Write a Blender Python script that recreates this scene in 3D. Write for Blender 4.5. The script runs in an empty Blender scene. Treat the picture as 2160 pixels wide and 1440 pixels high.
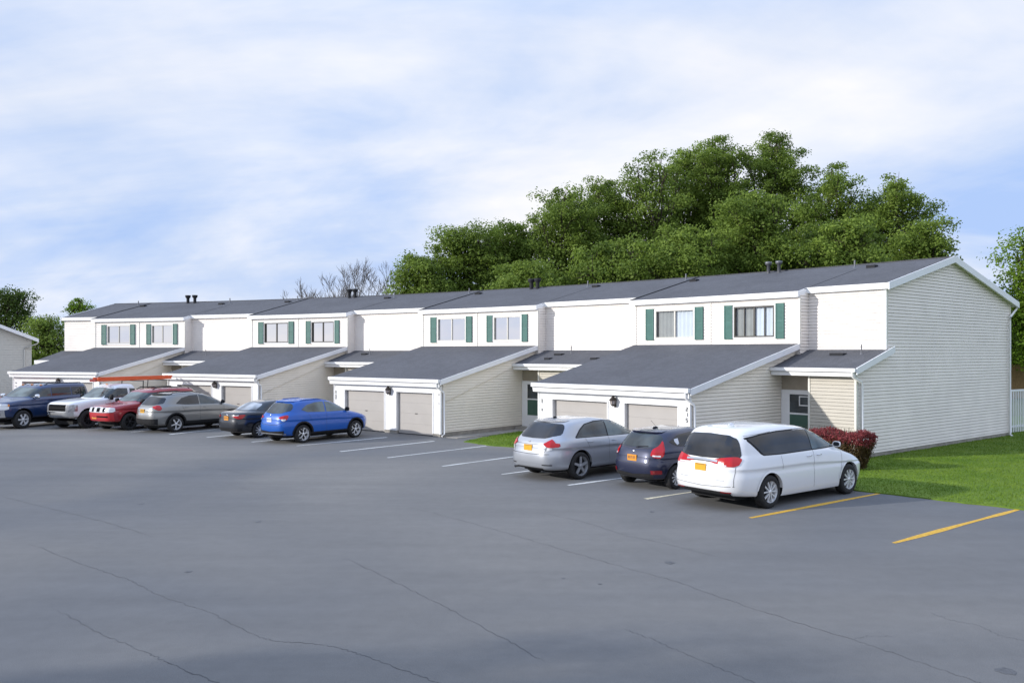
import bpy, bmesh, math, random
import numpy as np
from mathutils import Vector, Matrix
from mathutils.bvhtree import BVHTree

R = math.radians
SC = bpy.context.scene
COL = SC.collection

# ------------------------------------------------------------------ camera
FPX, HOR, CAMH = 1757.0, 743.0, 3.4
cd = bpy.data.cameras.new('camera')
cam = bpy.data.objects.new('camera', cd)
COL.objects.link(cam)
cam.location = (0, 0, CAMH)
cam.rotation_euler = (R(90), 0, 0)
cd.sensor_width = 36
cd.lens = FPX / 2160 * 36
cd.shift_y = (HOR - 720) / 2160
cd.clip_end = 5000
SC.camera = cam
SC.view_settings.view_transform = 'Standard'
SC.view_settings.look = 'None'
SC.view_settings.exposure = 0
SC.view_settings.gamma = 1


def px_ground(x, y, z=0.0):
    d = FPX * (CAMH - z) / (y - HOR)
    return ((x - 1080) / FPX * d, d)


# ------------------------------------------------------------------ node helpers
def new_mat(name):
    m = bpy.data.materials.new(name)
    m.use_nodes = True
    nt = m.node_tree
    b = nt.nodes['Principled BSDF']
    return m, nt, b


def N(nt, kind, **kw):
    n = nt.nodes.new(kind)
    for k, v in kw.items():
        if k.startswith('i_'):
            n.inputs[k[2:].replace('_', ' ')].default_value = v
        else:
            setattr(n, k, v)
    return n


def ramp(nt, stops):
    n = nt.nodes.new('ShaderNodeValToRGB')
    cr = n.color_ramp
    while len(cr.elements) < len(stops):
        cr.elements.new(0.5)
    for e, (p, c) in zip(cr.elements, stops):
        e.position = p
        e.color = (*c, 1) if len(c) == 3 else c
    return n


def mat(name, col, rough=0.6, metal=0.0, coat=0.0, var=0.0, vscale=6.0, bump=0.0, bscale=60.0, spec=0.5, stretch=None):
    m, nt, b = new_mat(name)
    b.inputs['Base Color'].default_value = (*col, 1)
    b.inputs['Roughness'].default_value = rough
    b.inputs['Metallic'].default_value = metal
    b.inputs['Specular IOR Level'].default_value = spec
    if coat:
        b.inputs['Coat Weight'].default_value = coat
        b.inputs['Coat Roughness'].default_value = 0.04
    if var or bump:
        tc = N(nt, 'ShaderNodeTexCoord')
        mp = N(nt, 'ShaderNodeMapping')
        if stretch:
            mp.inputs['Scale'].default_value = stretch
        nt.links.new(tc.outputs['Object'], mp.inputs['Vector'])
    if var:
        nz = N(nt, 'ShaderNodeTexNoise')
        nz.inputs['Scale'].default_value = vscale
        nz.inputs['Detail'].default_value = 5
        nt.links.new(mp.outputs['Vector'], nz.inputs['Vector'])
        lo = tuple(max(0, c * (1 - var)) for c in col)
        hi = tuple(min(1, c * (1 + var)) for c in col)
        rp = ramp(nt, [(0.3, lo), (0.7, hi)])
        nt.links.new(nz.outputs['Fac'], rp.inputs['Fac'])
        nt.links.new(rp.outputs['Color'], b.inputs['Base Color'])
    if bump:
        nb = N(nt, 'ShaderNodeTexNoise')
        nb.inputs['Scale'].default_value = bscale
        nb.inputs['Detail'].default_value = 3
        nt.links.new(mp.outputs['Vector'], nb.inputs['Vector'])
        bp = N(nt, 'ShaderNodeBump')
        bp.inputs['Strength'].default_value = bump
        bp.inputs['Distance'].default_value = 0.02
        nt.links.new(nb.outputs['Fac'], bp.inputs['Height'])
        nt.links.new(bp.outputs['Normal'], b.inputs['Normal'])
    return m


def paint(name, col, metal=0.0, rough=0.4, flake=0.0):
    m, nt, b = new_mat(name)
    b.inputs['Base Color'].default_value = (*col, 1)
    b.inputs['Metallic'].default_value = metal
    b.inputs['Roughness'].default_value = rough
    b.inputs['Coat Weight'].default_value = 1.0
    b.inputs['Coat Roughness'].default_value = 0.03
    # road film: rougher and a little dustier low down on the body
    tc = N(nt, 'ShaderNodeTexCoord')
    nz = N(nt, 'ShaderNodeTexNoise', i_Scale=3.0, i_Detail=5.0)
    nt.links.new(tc.outputs['Object'], nz.inputs['Vector'])
    mr = N(nt, 'ShaderNodeMapRange', i_To_Min=rough * 0.8, i_To_Max=min(1, rough * 1.35))
    nt.links.new(nz.outputs['Fac'], mr.inputs['Value'])
    nt.links.new(mr.outputs['Result'], b.inputs['Roughness'])
    mr2 = N(nt, 'ShaderNodeMapRange', i_To_Min=0.02, i_To_Max=0.12)
    nt.links.new(nz.outputs['Fac'], mr2.inputs['Value'])
    nt.links.new(mr2.outputs['Result'], b.inputs['Coat Roughness'])
    return m


M = {}
M['vinyl'] = mat('cream_vinyl_siding', (0.83, 0.775, 0.725), 0.55, var=0.05, vscale=1.2)
M['creamvinyl'] = mat('cream_side_siding', (0.80, 0.745, 0.655), 0.55, var=0.05, vscale=1.2)
M['shadevinyl'] = mat('shade_toned_siding', (0.50, 0.465, 0.40), 0.6, var=0.05, vscale=1.2)  # porch wall shade painted into the siding as a darker tan
M['trim'] = mat('white_trim', (0.82, 0.82, 0.82), 0.45, var=0.03, vscale=2)
M['rakewhite'] = mat('white_fascia_metal', (0.80, 0.81, 0.84), 0.35, var=0.03, vscale=2)
M['corner'] = mat('cream_corner_trim', (0.72, 0.70, 0.64), 0.5, var=0.03, vscale=2)
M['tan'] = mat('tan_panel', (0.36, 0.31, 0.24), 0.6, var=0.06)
M['found'] = mat('concrete_foundation', (0.30, 0.28, 0.25), 0.85, var=0.2, vscale=4, bump=0.4)
M['gdoor'] = mat('taupe_garage_door', (0.40, 0.375, 0.352), 0.5, var=0.035, vscale=1.5)
M['green'] = mat('green_shutter', (0.035, 0.135, 0.115), 0.55, var=0.10, vscale=4)
M['doorgreen'] = mat('green_door', (0.05, 0.115, 0.085), 0.4, var=0.06)
M['bronze'] = mat('bronze_frame', (0.05, 0.045, 0.04), 0.4)
M['greyframe'] = mat('aluminium_frame', (0.42, 0.41, 0.39), 0.4, metal=0.4)
M['dark'] = mat('dark_void', (0.012, 0.012, 0.013), 0.9)
M['black'] = mat('black_plastic', (0.015, 0.015, 0.017), 0.7, spec=0.25)
M['blackmetal'] = mat('black_steel', (0.02, 0.02, 0.022), 0.4, metal=0.3)
M['rubber'] = mat('tyre_rubber', (0.018, 0.018, 0.019), 0.85, var=0.3, vscale=15)
M['alloy'] = mat('alloy_rim', (0.74, 0.75, 0.77), 0.35, metal=0.35)
M['greyalloy'] = mat('grey_alloy_rim', (0.34, 0.35, 0.37), 0.4, metal=0.35)
M['darkrim'] = mat('dark_rim', (0.025, 0.025, 0.028), 0.4, metal=0.3)
M['chrome'] = mat('chrome', (0.75, 0.76, 0.78), 0.12, metal=1.0)
M['gap'] = mat('panel_gap_grey', (0.05, 0.05, 0.055), 0.8)
M['grill'] = mat('grille_black', (0.008, 0.008, 0.009), 0.9, spec=0.1)
M['lamp'] = mat('lamp_reflector', (0.34, 0.34, 0.35), 0.25, metal=0.5, coat=0.6, var=0.4, vscale=9)
M['cladding'] = mat('dark_grey_cladding', (0.024, 0.024, 0.026), 0.85, var=0.15, vscale=8, spec=0.15)
M['red'] = mat('red_lens', (0.42, 0.0, 0.004), 0.12, coat=0.3)
M['darkred'] = mat('dark_red_lens', (0.22, 0.006, 0.012), 0.1, coat=1.0)
M['clear'] = mat('clear_lens', (0.72, 0.73, 0.75), 0.08, coat=1.0)
M['amber'] = mat('amber_lens', (0.75, 0.26, 0.03), 0.1, coat=1.0)
M['gold'] = mat('gold_plate', (0.70, 0.36, 0.02), 0.4, var=0.10, vscale=30)
M['orangeplate'] = mat('orange_plate', (0.70, 0.28, 0.02), 0.4, var=0.1, vscale=30)
M['whiteplate'] = mat('white_plate', (0.72, 0.74, 0.80), 0.4)
M['plateink'] = mat('plate_navy_ink', (0.02, 0.025, 0.07), 0.5)
M['ladder'] = mat('orange_fibreglass', (0.72, 0.115, 0.03), 0.45, var=0.08, vscale=10)
M['rail'] = mat('galvanised', (0.45, 0.46, 0.47), 0.35, metal=0.8)
M['ventmetal'] = mat('dark_vent_metal', (0.028, 0.029, 0.033), 0.8, spec=0.2)
M['ventgrey'] = mat('grey_vent_metal', (0.16, 0.165, 0.18), 0.5, metal=0.5)
M['lampbody'] = mat('antique_lamp_metal', (0.05, 0.038, 0.03), 0.5, metal=0.5)
M['lampglass'] = mat('lamp_glass', (0.42, 0.37, 0.35), 0.15)
M['digit'] = mat('house_number_metal', (0.10, 0.10, 0.10), 0.5)
M['digitgrey'] = mat('weathered_number', (0.42, 0.42, 0.41), 0.5)
M['picket'] = mat('white_picket', (0.82, 0.83, 0.86), 0.5, var=0.03)
M['pinewood'] = mat('weathered_wood', (0.34, 0.22, 0.10), 0.8, var=0.35, vscale=9, stretch=(6, 6, 0.6))
M['barkg'] = mat('tree_bark', (0.055, 0.042, 0.030), 0.9, var=0.3, vscale=6)
M['barkbare'] = mat('bare_branch_bark', (0.085, 0.068, 0.055), 0.9, var=0.2, vscale=6)
M['yline'] = mat('worn_yellow_paint', (0.62, 0.36, 0.035), 0.75, var=0.25, vscale=14)
M['wline'] = mat('worn_white_paint', (0.62, 0.63, 0.62), 0.75, var=0.22, vscale=14)
M['cline'] = mat('cream_road_paint', (0.60, 0.54, 0.38), 0.75, var=0.22, vscale=14)
M['crack'] = mat('crack_fill', (0.098, 0.100, 0.106), 0.9, var=0.35, vscale=3)
M['stain'] = mat('oil_stain', (0.085, 0.087, 0.093), 0.6, var=0.3, vscale=20)
M['greywall'] = mat('grey_siding', (0.55, 0.54, 0.50), 0.6, var=0.05)
M['hill'] = mat('far_hill', (0.11, 0.15, 0.20), 0.9, var=0.2, vscale=0.02)


def glass_mat(name, tint=(0.02, 0.024, 0.028), rough=0.02):
    m, nt, b = new_mat(name)
    b.inputs['Base Color'].default_value = (*tint, 1)
    b.inputs['Roughness'].default_value = rough
    b.inputs['IOR'].default_value = 1.52
    b.inputs['Specular IOR Level'].default_value = 0.7
    tc = N(nt, 'ShaderNodeTexCoord')
    nz = N(nt, 'ShaderNodeTexNoise', i_Scale=1.6, i_Detail=2.0)
    nt.links.new(tc.outputs['Object'], nz.inputs['Vector'])
    rp = ramp(nt, [(0.38, tuple(c * 0.6 for c in tint)), (0.62, tuple(min(1, c * 1.7 + 0.003) for c in tint))])
    nt.links.new(nz.outputs['Fac'], rp.inputs['Fac'])
    nt.links.new(rp.outputs['Color'], b.inputs['Base Color'])
    return m


M['privacy'] = glass_mat('privacy_glass', (0.010, 0.011, 0.014))
M['glass'] = glass_mat('car_glass', (0.030, 0.040, 0.046))
M['skyglass'] = glass_mat('painted_sky_sheen_glass', (0.22, 0.25, 0.29))  # sky reflection painted in as a paler glass tint
M['lightglass'] = glass_mat('light_car_glass', (0.07, 0.095, 0.10))


def window_glass():
    m = bpy.data.materials.new('window_glass')
    m.use_nodes = True
    nt = m.node_tree
    nt.nodes.remove(nt.nodes['Principled BSDF'])
    out = nt.nodes['Material Output']
    tr = N(nt, 'ShaderNodeBsdfTransparent')
    tr.inputs['Color'].default_value = (0.86, 0.89, 0.88, 1)
    gl = N(nt, 'ShaderNodeBsdfGlossy')
    gl.inputs['Roughness'].default_value = 0.02
    fr = N(nt, 'ShaderNodeFresnel', i_IOR=1.6)
    mx = N(nt, 'ShaderNodeMixShader')
    nt.links.new(fr.outputs[0], mx.inputs[0])
    nt.links.new(tr.outputs[0], mx.inputs[1])
    nt.links.new(gl.outputs[0], mx.inputs[2])
    nt.links.new(mx.outputs[0], out.inputs['Surface'])
    return m


M['pane'] = window_glass()
M['screen'] = mat('insect_screen', (0.30, 0.29, 0.27), 0.8)
M['curtain'] = mat('white_curtain', (0.74, 0.78, 0.88), 0.8, var=0.05, vscale=3)
M['curtaingrey'] = mat('grey_curtain', (0.36, 0.36, 0.36), 0.8, var=0.08, vscale=3)


def shingle_mat():
    m, nt, b = new_mat('asphalt_shingles')
    tc = N(nt, 'ShaderNodeTexCoord')
    mp = N(nt, 'ShaderNodeMapping')
    nt.links.new(tc.outputs['Object'], mp.inputs['Vector'])
    n1 = N(nt, 'ShaderNodeTexNoise', i_Scale=0.5, i_Detail=6.0)
    n2 = N(nt, 'ShaderNodeTexNoise', i_Scale=26.0, i_Detail=2.0)
    n3 = N(nt, 'ShaderNodeTexVoronoi', i_Scale=5.0)
    for n in (n1, n2, n3):
        nt.links.new(mp.outputs['Vector'], n.inputs['Vector'])
    rp = ramp(nt, [(0.3, (0.072, 0.074, 0.084)), (0.7, (0.090, 0.093, 0.105))])
    nt.links.new(n1.outputs['Fac'], rp.inputs['Fac'])
    rp2 = ramp(nt, [(0.3, (0.72, 0.72, 0.73)), (0.7, (1.28, 1.28, 1.3))])
    nt.links.new(n2.outputs['Fac'], rp2.inputs['Fac'])
    mx = N(nt, 'ShaderNodeMixRGB', blend_type='MULTIPLY')
    mx.inputs[0].default_value = 0.8
    nt.links.new(rp.outputs['Color'], mx.inputs[1])
    nt.links.new(rp2.outputs['Color'], mx.inputs[2])
    rp3 = ramp(nt, [(0.0, (0.82, 0.82, 0.82)), (1.0, (1.15, 1.15, 1.15))])
    nt.links.new(n3.outputs['Color'], rp3.inputs['Fac'])
    mx2 = N(nt, 'ShaderNodeMixRGB', blend_type='MULTIPLY')
    mx2.inputs[0].default_value = 0.7
    nt.links.new(mx.outputs[0], mx2.inputs[1])
    nt.links.new(rp3.outputs['Color'], mx2.inputs[2])
    nt.links.new(mx2.outputs[0], b.inputs['Base Color'])
    b.inputs['Roughness'].default_value = 0.85
    # courses of shingles
    sx = N(nt, 'ShaderNodeSeparateXYZ')
    nt.links.new(tc.outputs['Object'], sx.inputs[0])
    mu = N(nt, 'ShaderNodeMath', operation='MULTIPLY')
    mu.inputs[1].default_value = 1 / 0.034
    nt.links.new(sx.outputs['Z'], mu.inputs[0])
    fr = N(nt, 'ShaderNodeMath', operation='FRACT')
    nt.links.new(mu.outputs[0], fr.inputs[0])
    bp = N(nt, 'ShaderNodeBump', i_Strength=0.55, i_Distance=0.012)
    ad = N(nt, 'ShaderNodeMath', operation='ADD')
    nt.links.new(fr.outputs[0], ad.inputs[0])
    nt.links.new(n2.outputs['Fac'], ad.inputs[1])
    nt.links.new(ad.outputs[0], bp.inputs['Height'])
    nt.links.new(bp.outputs['Normal'], b.inputs['Normal'])
    return m


M['shingle'] = shingle_mat()


def asphalt_mat():
    m, nt, b = new_mat('worn_asphalt')
    tc = N(nt, 'ShaderNodeTexCoord')
    L = nt.links.new

    def mapped(scale, rot=0.0):
        mp = N(nt, 'ShaderNodeMapping')
        mp.inputs['Scale'].default_value = scale
        mp.inputs['Rotation'].default_value = (0, 0, rot)
        L(tc.outputs['Object'], mp.inputs['Vector'])
        return mp.outputs['Vector']
    big = N(nt, 'ShaderNodeTexNoise', i_Scale=0.085, i_Detail=3.0, i_Roughness=0.45, i_Distortion=0.6)
    L(mapped((1, 1, 1)), big.inputs['Vector'])
    streak = N(nt, 'ShaderNodeTexNoise', i_Scale=0.55, i_Detail=6.0, i_Roughness=0.6)
    L(mapped((0.35, 2.2, 1), R(-36)), streak.inputs['Vector'])
    fine = N(nt, 'ShaderNodeTexNoise', i_Scale=75.0, i_Detail=2.0)
    L(mapped((1, 1, 1)), fine.inputs['Vector'])
    mid = N(nt, 'ShaderNodeTexNoise', i_Scale=3.5, i_Detail=6.0, i_Roughness=0.65)
    L(mapped((1, 1, 1)), mid.inputs['Vector'])
    r1 = ramp(nt, [(0.36, (0.122, 0.127, 0.136)), (0.50, (0.153, 0.152, 0.151)), (0.64, (0.190, 0.184, 0.175))])
    L(big.outputs['Fac'], r1.inputs['Fac'])
    col = r1.outputs['Color']
    for src, lo, hi, f in ((streak.outputs['Fac'], 0.80, 1.18, 0.75), (mid.outputs['Fac'], 0.84, 1.14, 0.7), (fine.outputs['Fac'], 0.72, 1.28, 0.7)):
        rp = ramp(nt, [(0.32, (lo, lo, lo)), (0.68, (hi, hi, hi))])
        L(src, rp.inputs['Fac'])
        mx = N(nt, 'ShaderNodeMixRGB', blend_type='MULTIPLY')
        mx.inputs[0].default_value = f * 0.5
        L(col, mx.inputs[1])
        L(rp.outputs['Color'], mx.inputs[2])
        col = mx.outputs[0]
    L(col, b.inputs['Base Color'])
    b.inputs['Roughness'].default_value = 0.82
    b.inputs['Specular IOR Level'].default_value = 0.35
    bp = N(nt, 'ShaderNodeBump', i_Strength=0.35, i_Distance=0.01)
    L(fine.outputs['Fac'], bp.inputs['Height'])
    L(bp.outputs['Normal'], b.inputs['Normal'])
    return m


M['asphalt'] = asphalt_mat()


def grass_mat(name, a, c2):
    m, nt, b = new_mat(name)
    L = nt.links.new
    tc = N(nt, 'ShaderNodeTexCoord')
    n1 = N(nt, 'ShaderNodeTexNoise', i_Scale=0.9, i_Detail=6.0)
    n2 = N(nt, 'ShaderNodeTexNoise', i_Scale=40.0, i_Detail=3.0)
    L(tc.outputs['Object'], n1.inputs['Vector'])
    L(tc.outputs['Object'], n2.inputs['Vector'])
    r1 = ramp(nt, [(0.3, a), (0.7, c2)])
    L(n1.outputs['Fac'], r1.inputs['Fac'])
    r2 = ramp(nt, [(0.3, (0.8, 0.8, 0.8)), (0.7, (1.15, 1.15, 1.15))])
    L(n2.outputs['Fac'], r2.inputs['Fac'])
    mx = N(nt, 'ShaderNodeMixRGB', blend_type='MULTIPLY')
    mx.inputs[0].default_value = 0.8
    L(r1.outputs['Color'], mx.inputs[1])
    L(r2.outputs['Color'], mx.inputs[2])
    L(mx.outputs[0], b.inputs['Base Color'])
    b.inputs['Roughness'].default_value = 0.8
    b.inputs['Specular IOR Level'].default_value = 0.2
    return m


M['grass'] = grass_mat('lawn_grass', (0.085, 0.155, 0.012), (0.135, 0.205, 0.024))
M['blade'] = grass_mat('grass_blades', (0.088, 0.165, 0.011), (0.155, 0.235, 0.026))
M['groundgreen'] = grass_mat('rough_ground', (0.045, 0.08, 0.02), (0.09, 0.11, 0.045))


def leaf_mat(name, dark, light, trans=0.45):
    m = bpy.data.materials.new(name)
    m.use_nodes = True
    nt = m.node_tree
    L = nt.links.new
    b = nt.nodes['Principled BSDF']
    out = nt.nodes['Material Output']
    at = N(nt, 'ShaderNodeAttribute', attribute_name='tone')
    rp = ramp(nt, [(0.0, dark), (1.0, light)])
    L(at.outputs['Fac'], rp.inputs['Fac'])
    L(rp.outputs['Color'], b.inputs['Base Color'])
    b.inputs['Roughness'].default_value = 0.6
    b.inputs['Specular IOR Level'].default_value = 0.25
    tl = N(nt, 'ShaderNodeBsdfTranslucent')
    L(rp.outputs['Color'], tl.inputs['Color'])
    mx = N(nt, 'ShaderNodeMixShader')
    mx.inputs[0].default_value = trans
    L(b.outputs[0], mx.inputs[1])
    L(tl.outputs[0], mx.inputs[2])
    L(mx.outputs[0], out.inputs['Surface'])
    return m


M['leaf'] = leaf_mat('green_leaves', (0.095, 0.150, 0.022), (0.255, 0.350, 0.062))
M['leafdark'] = leaf_mat('dark_green_leaves', (0.040, 0.075, 0.014), (0.125, 0.19, 0.035))
M['leafbright'] = leaf_mat('bright_green_leaves', (0.085, 0.165, 0.012), (0.25, 0.38, 0.035))
M['leafred'] = leaf_mat('red_barberry_leaves', (0.14, 0.028, 0.030), (0.31, 0.062, 0.066), 0.2)
M['leafbrown'] = leaf_mat('brown_green_hedge_leaves', (0.045, 0.028, 0.012), (0.120, 0.078, 0.028), 0.2)


# ------------------------------------------------------------------ object helpers
def tag(o, label=None, cat=None, group=None, kind=None):
    if label: o['label'] = label
    if cat: o['category'] = cat
    if group: o['group'] = group
    if kind: o['kind'] = kind
    return o


def empty(name, loc=(0, 0, 0), rz=0.0):
    o = bpy.data.objects.new(name, None)
    o.empty_display_size = 0.2
    COL.objects.link(o)
    o.location = loc
    o.rotation_euler = (0, 0, rz)
    return o


class MB:
    """collects faces with material slots, then links ONE mesh object"""

    def __init__(self):
        self.v, self.f, self.mi, self.sm = [], [], [], []

    def face(self, pts, mi=0, smooth=False):
        i = len(self.v)
        self.v += [tuple(p) for p in pts]
        self.f.append(list(range(i, i + len(pts))))
        self.mi.append(mi)
        self.sm.append(smooth)

    def grid(self, P, mi=0, smooth=True, closed_u=False, closed_v=False):
        """P[i][j] points"""
        n, m_ = len(P), len(P[0])
        b = len(self.v)
        for row in P:
            self.v += [tuple(p) for p in row]
        for i in range(n if closed_u else n - 1):
            for j in range(m_ if closed_v else m_ - 1):
                i2, j2 = (i + 1) % n, (j + 1) % m_
                self.f.append([b + i * m_ + j, b + i2 * m_ + j, b + i2 * m_ + j2, b + i * m_ + j2])
                self.mi.append(mi)
                self.sm.append(smooth)

    def box(self, x0, x1, y0, y1, z0, z1, mi=0, fn=None, segs=1):
        """box, x split in segs, every corner sent through fn"""
        fn = fn or (lambda *p: p)
        xs = [x0 + (x1 - x0) * k / segs for k in range(segs + 1)]
        ring = [(y0, z0), (y1, z0), (y1, z1), (y0, z1)]
        b = len(self.v)
        for x in xs:
            for (y, z) in ring:
                self.v.append(tuple(fn(x, y, z)))
        for k in range(segs):
            for j in range(4):
                j2 = (j + 1) % 4
                self.f.append([b + 4 * k + j, b + 4 * k + 4 + j, b + 4 * k + 4 + j2, b + 4 * k + j2])
        self.f.append([b, b + 1, b + 2, b + 3])
        e = b + 4 * segs
        self.f.append([e + 3, e + 2, e + 1, e])
        n = 4 * segs + 2
        self.mi += [mi] * n
        self.sm += [False] * n

    def tube(self, pts, rads, sides=8, mi=0, cap=True):
        P = [Vector(p) for p in pts]
        rows = []
        up = None
        for i, p in enumerate(P):
            d = (P[min(i + 1, len(P) - 1)] - P[max(i - 1, 0)]).normalized()
            ref = Vector((0, 0, 1)) if abs(d.z) < 0.9 else Vector((1, 0, 0))
            a = d.cross(ref).normalized()
            c = d.cross(a).normalized()
            r = rads[i] if hasattr(rads, '__len__') else rads
            rows.append([p + (a * math.cos(2 * math.pi * k / sides) + c * math.sin(2 * math.pi * k / sides)) * r for k in range(sides)])
        self.grid(rows, mi, True, closed_v=True)
        if cap:
            self.face(rows[0][::-1], mi)
            self.face(rows[-1], mi)

    def lathe(self, prof, axis='y', n=28, center=(0, 0, 0), mi=0, smooth=True):
        """prof: (radius, along)"""
        rows = []
        for (r, a) in prof:
            row = []
            for k in range(n):
                t = 2 * math.pi * k / n
                c, s = r * math.cos(t), r * math.sin(t)
                p = {'y': (c, a, s), 'z': (c, s, a), 'x': (a, c, s)}[axis]
                row.append((p[0] + center[0], p[1] + center[1], p[2] + center[2]))
            rows.append(row)
        self.grid(rows, mi, smooth, closed_v=True)

    def ellipsoid(self, c, r, mi=0, n=12, m_=8):
        rows = []
        for i in range(m_ + 1):
            t = math.pi * i / m_
            rows.append([(c[0] + r[0] * math.sin(t) * math.cos(2 * math.pi * k / n), c[1] + r[1] * math.sin(t) * math.sin(2 * math.pi * k / n), c[2] + r[2] * math.cos(t)) for k in range(n)])
        self.grid(rows, mi, True, closed_v=True)

    def build(self, name, mats, parent=None, weld=False, sharp=None):
        me = bpy.data.meshes.new(name)
        me.from_pydata(self.v, [], self.f)
        for m_ in (mats if isinstance(mats, (list, tuple)) else [mats]):
            me.materials.append(m_)
        me.polygons.foreach_set('material_index', self.mi)
        me.polygons.foreach_set('use_smooth', self.sm)
        if weld:
            bm = bmesh.new()
            bm.from_mesh(me)
            bmesh.ops.remove_doubles(bm, verts=bm.verts, dist=0.0005)
            bmesh.ops.recalc_face_normals(bm, faces=bm.faces)
            bm.to_mesh(me)
            bm.free()
        if sharp:
            me.set_sharp_from_angle(angle=R(sharp))
        me.update()
        o = bpy.data.objects.new(name, me)
        COL.objects.link(o)
        if parent is not None:
            o.parent = parent
        return o


def np_quads(name, V, mats, parent=None, tone=None, mi=None, nper=4):
    """fast mesh from an (n, nper, 3) array"""
    n = len(V)
    me = bpy.data.meshes.new(name)
    me.vertices.add(n * nper)
    me.vertices.foreach_set('co', V.reshape(-1).astype(np.float32))
    me.loops.add(n * nper)
    me.loops.foreach_set('vertex_index', np.arange(n * nper, dtype=np.int32))
    me.polygons.add(n)
    me.polygons.foreach_set('loop_start', np.arange(0, n * nper, nper, dtype=np.int32))
    me.polygons.foreach_set('loop_total', np.full(n, nper, dtype=np.int32))
    for m_ in (mats if isinstance(mats, (list, tuple)) else [mats]):
        me.materials.append(m_)
    if mi is not None:
        me.polygons.foreach_set('material_index', mi.astype(np.int32))
    if tone is not None:
        a = me.attributes.new('tone', 'FLOAT', 'FACE')
        a.data.foreach_set('value', tone.astype(np.float32))
    me.update()
    me.validate()
    o = bpy.data.objects.new(name, me)
    COL.objects.link(o)
    if parent is not None:
        o.parent = parent
    return o


# ------------------------------------------------------------------ the row of townhouses, on a gently curved plan
# s runs along the front from the gable end to the far end, t outwards to the parking lot, z up
X0, Y0, PHI, KAP = 11.846, 27.05, 0.8857, -0.01202


def _curve_xy(s, n=40):
    m_ = (np.arange(n) + 0.5) / n * s
    th = PHI + KAP * m_
    return X0 - np.sum(np.cos(th)) * s / n, Y0 + np.sum(np.sin(th)) * s / n


_SS = np.linspace(-3, 62, 651)
_CX = np.array([_curve_xy(s)[0] for s in _SS])
_CY = np.array([_curve_xy(s)[1] for s in _SS])


def B(s, t, z):
    th = PHI + KAP * s
    return (float(np.interp(s, _SS, _CX)) - math.sin(th) * t, float(np.interp(s, _SS, _CY)) - math.cos(th) * t, z)


def px_of(s, t, z):
    x, y, _ = B(s, t, z)
    return 1080 + FPX * x / y, HOR - FPX * (z - CAMH) / y


def s_at(px, t):
    lo, hi = -2.0, 60.0
    for _ in range(50):
        mid = (lo + hi) / 2
        if px_of(mid, t, 0)[0] > px: lo = mid
        else: hi = mid
    return (lo + hi) / 2


def z_at(s, t, py):
    y = B(s, t, 0)[1]
    return CAMH + (HOR - py) * y / FPX


A0, A, BW = 2.759, 5.304, 7.188
E_, RC, W_, D_, P_, G_ = 0.10, 0.603, 5.386, 10.94, 1.322, 6.08
HE, HR_, HB, HG, HPE, HPT = 5.526, 6.879, 3.71, 2.294, 2.885, 3.50
END, OH, EB = 3.08, 0.16, 0.155
EBP = 0.252
SL = (HR_ - HE) / (W_ + E_)
STARTS = [0.0] + [A0 - A + k * (A + BW) for k in (1, 2, 3)]
RWID = [A0, A, A, A]


def main_z(t):
    return HR_ - SL * abs(t + W_)


def gar_z(t):
    return HB + (HG - HB) * t / (G_ + EB)


def por_z(t):
    return HPT + (HPE - HPT) * (t + RC) / (P_ + 0.252 + RC)


house = empty('townhouse_row', B(20, 0, 0))
tag(house, 'long two storey cream townhouse row with garages and grey shingle roof', 'townhouses')
HINV = Matrix.Translation(-Vector(house.location))


def HB_(s, t, z):
    p = B(s, t, z)
    return (p[0] - house.location[0], p[1] - house.location[1], p[2])


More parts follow.
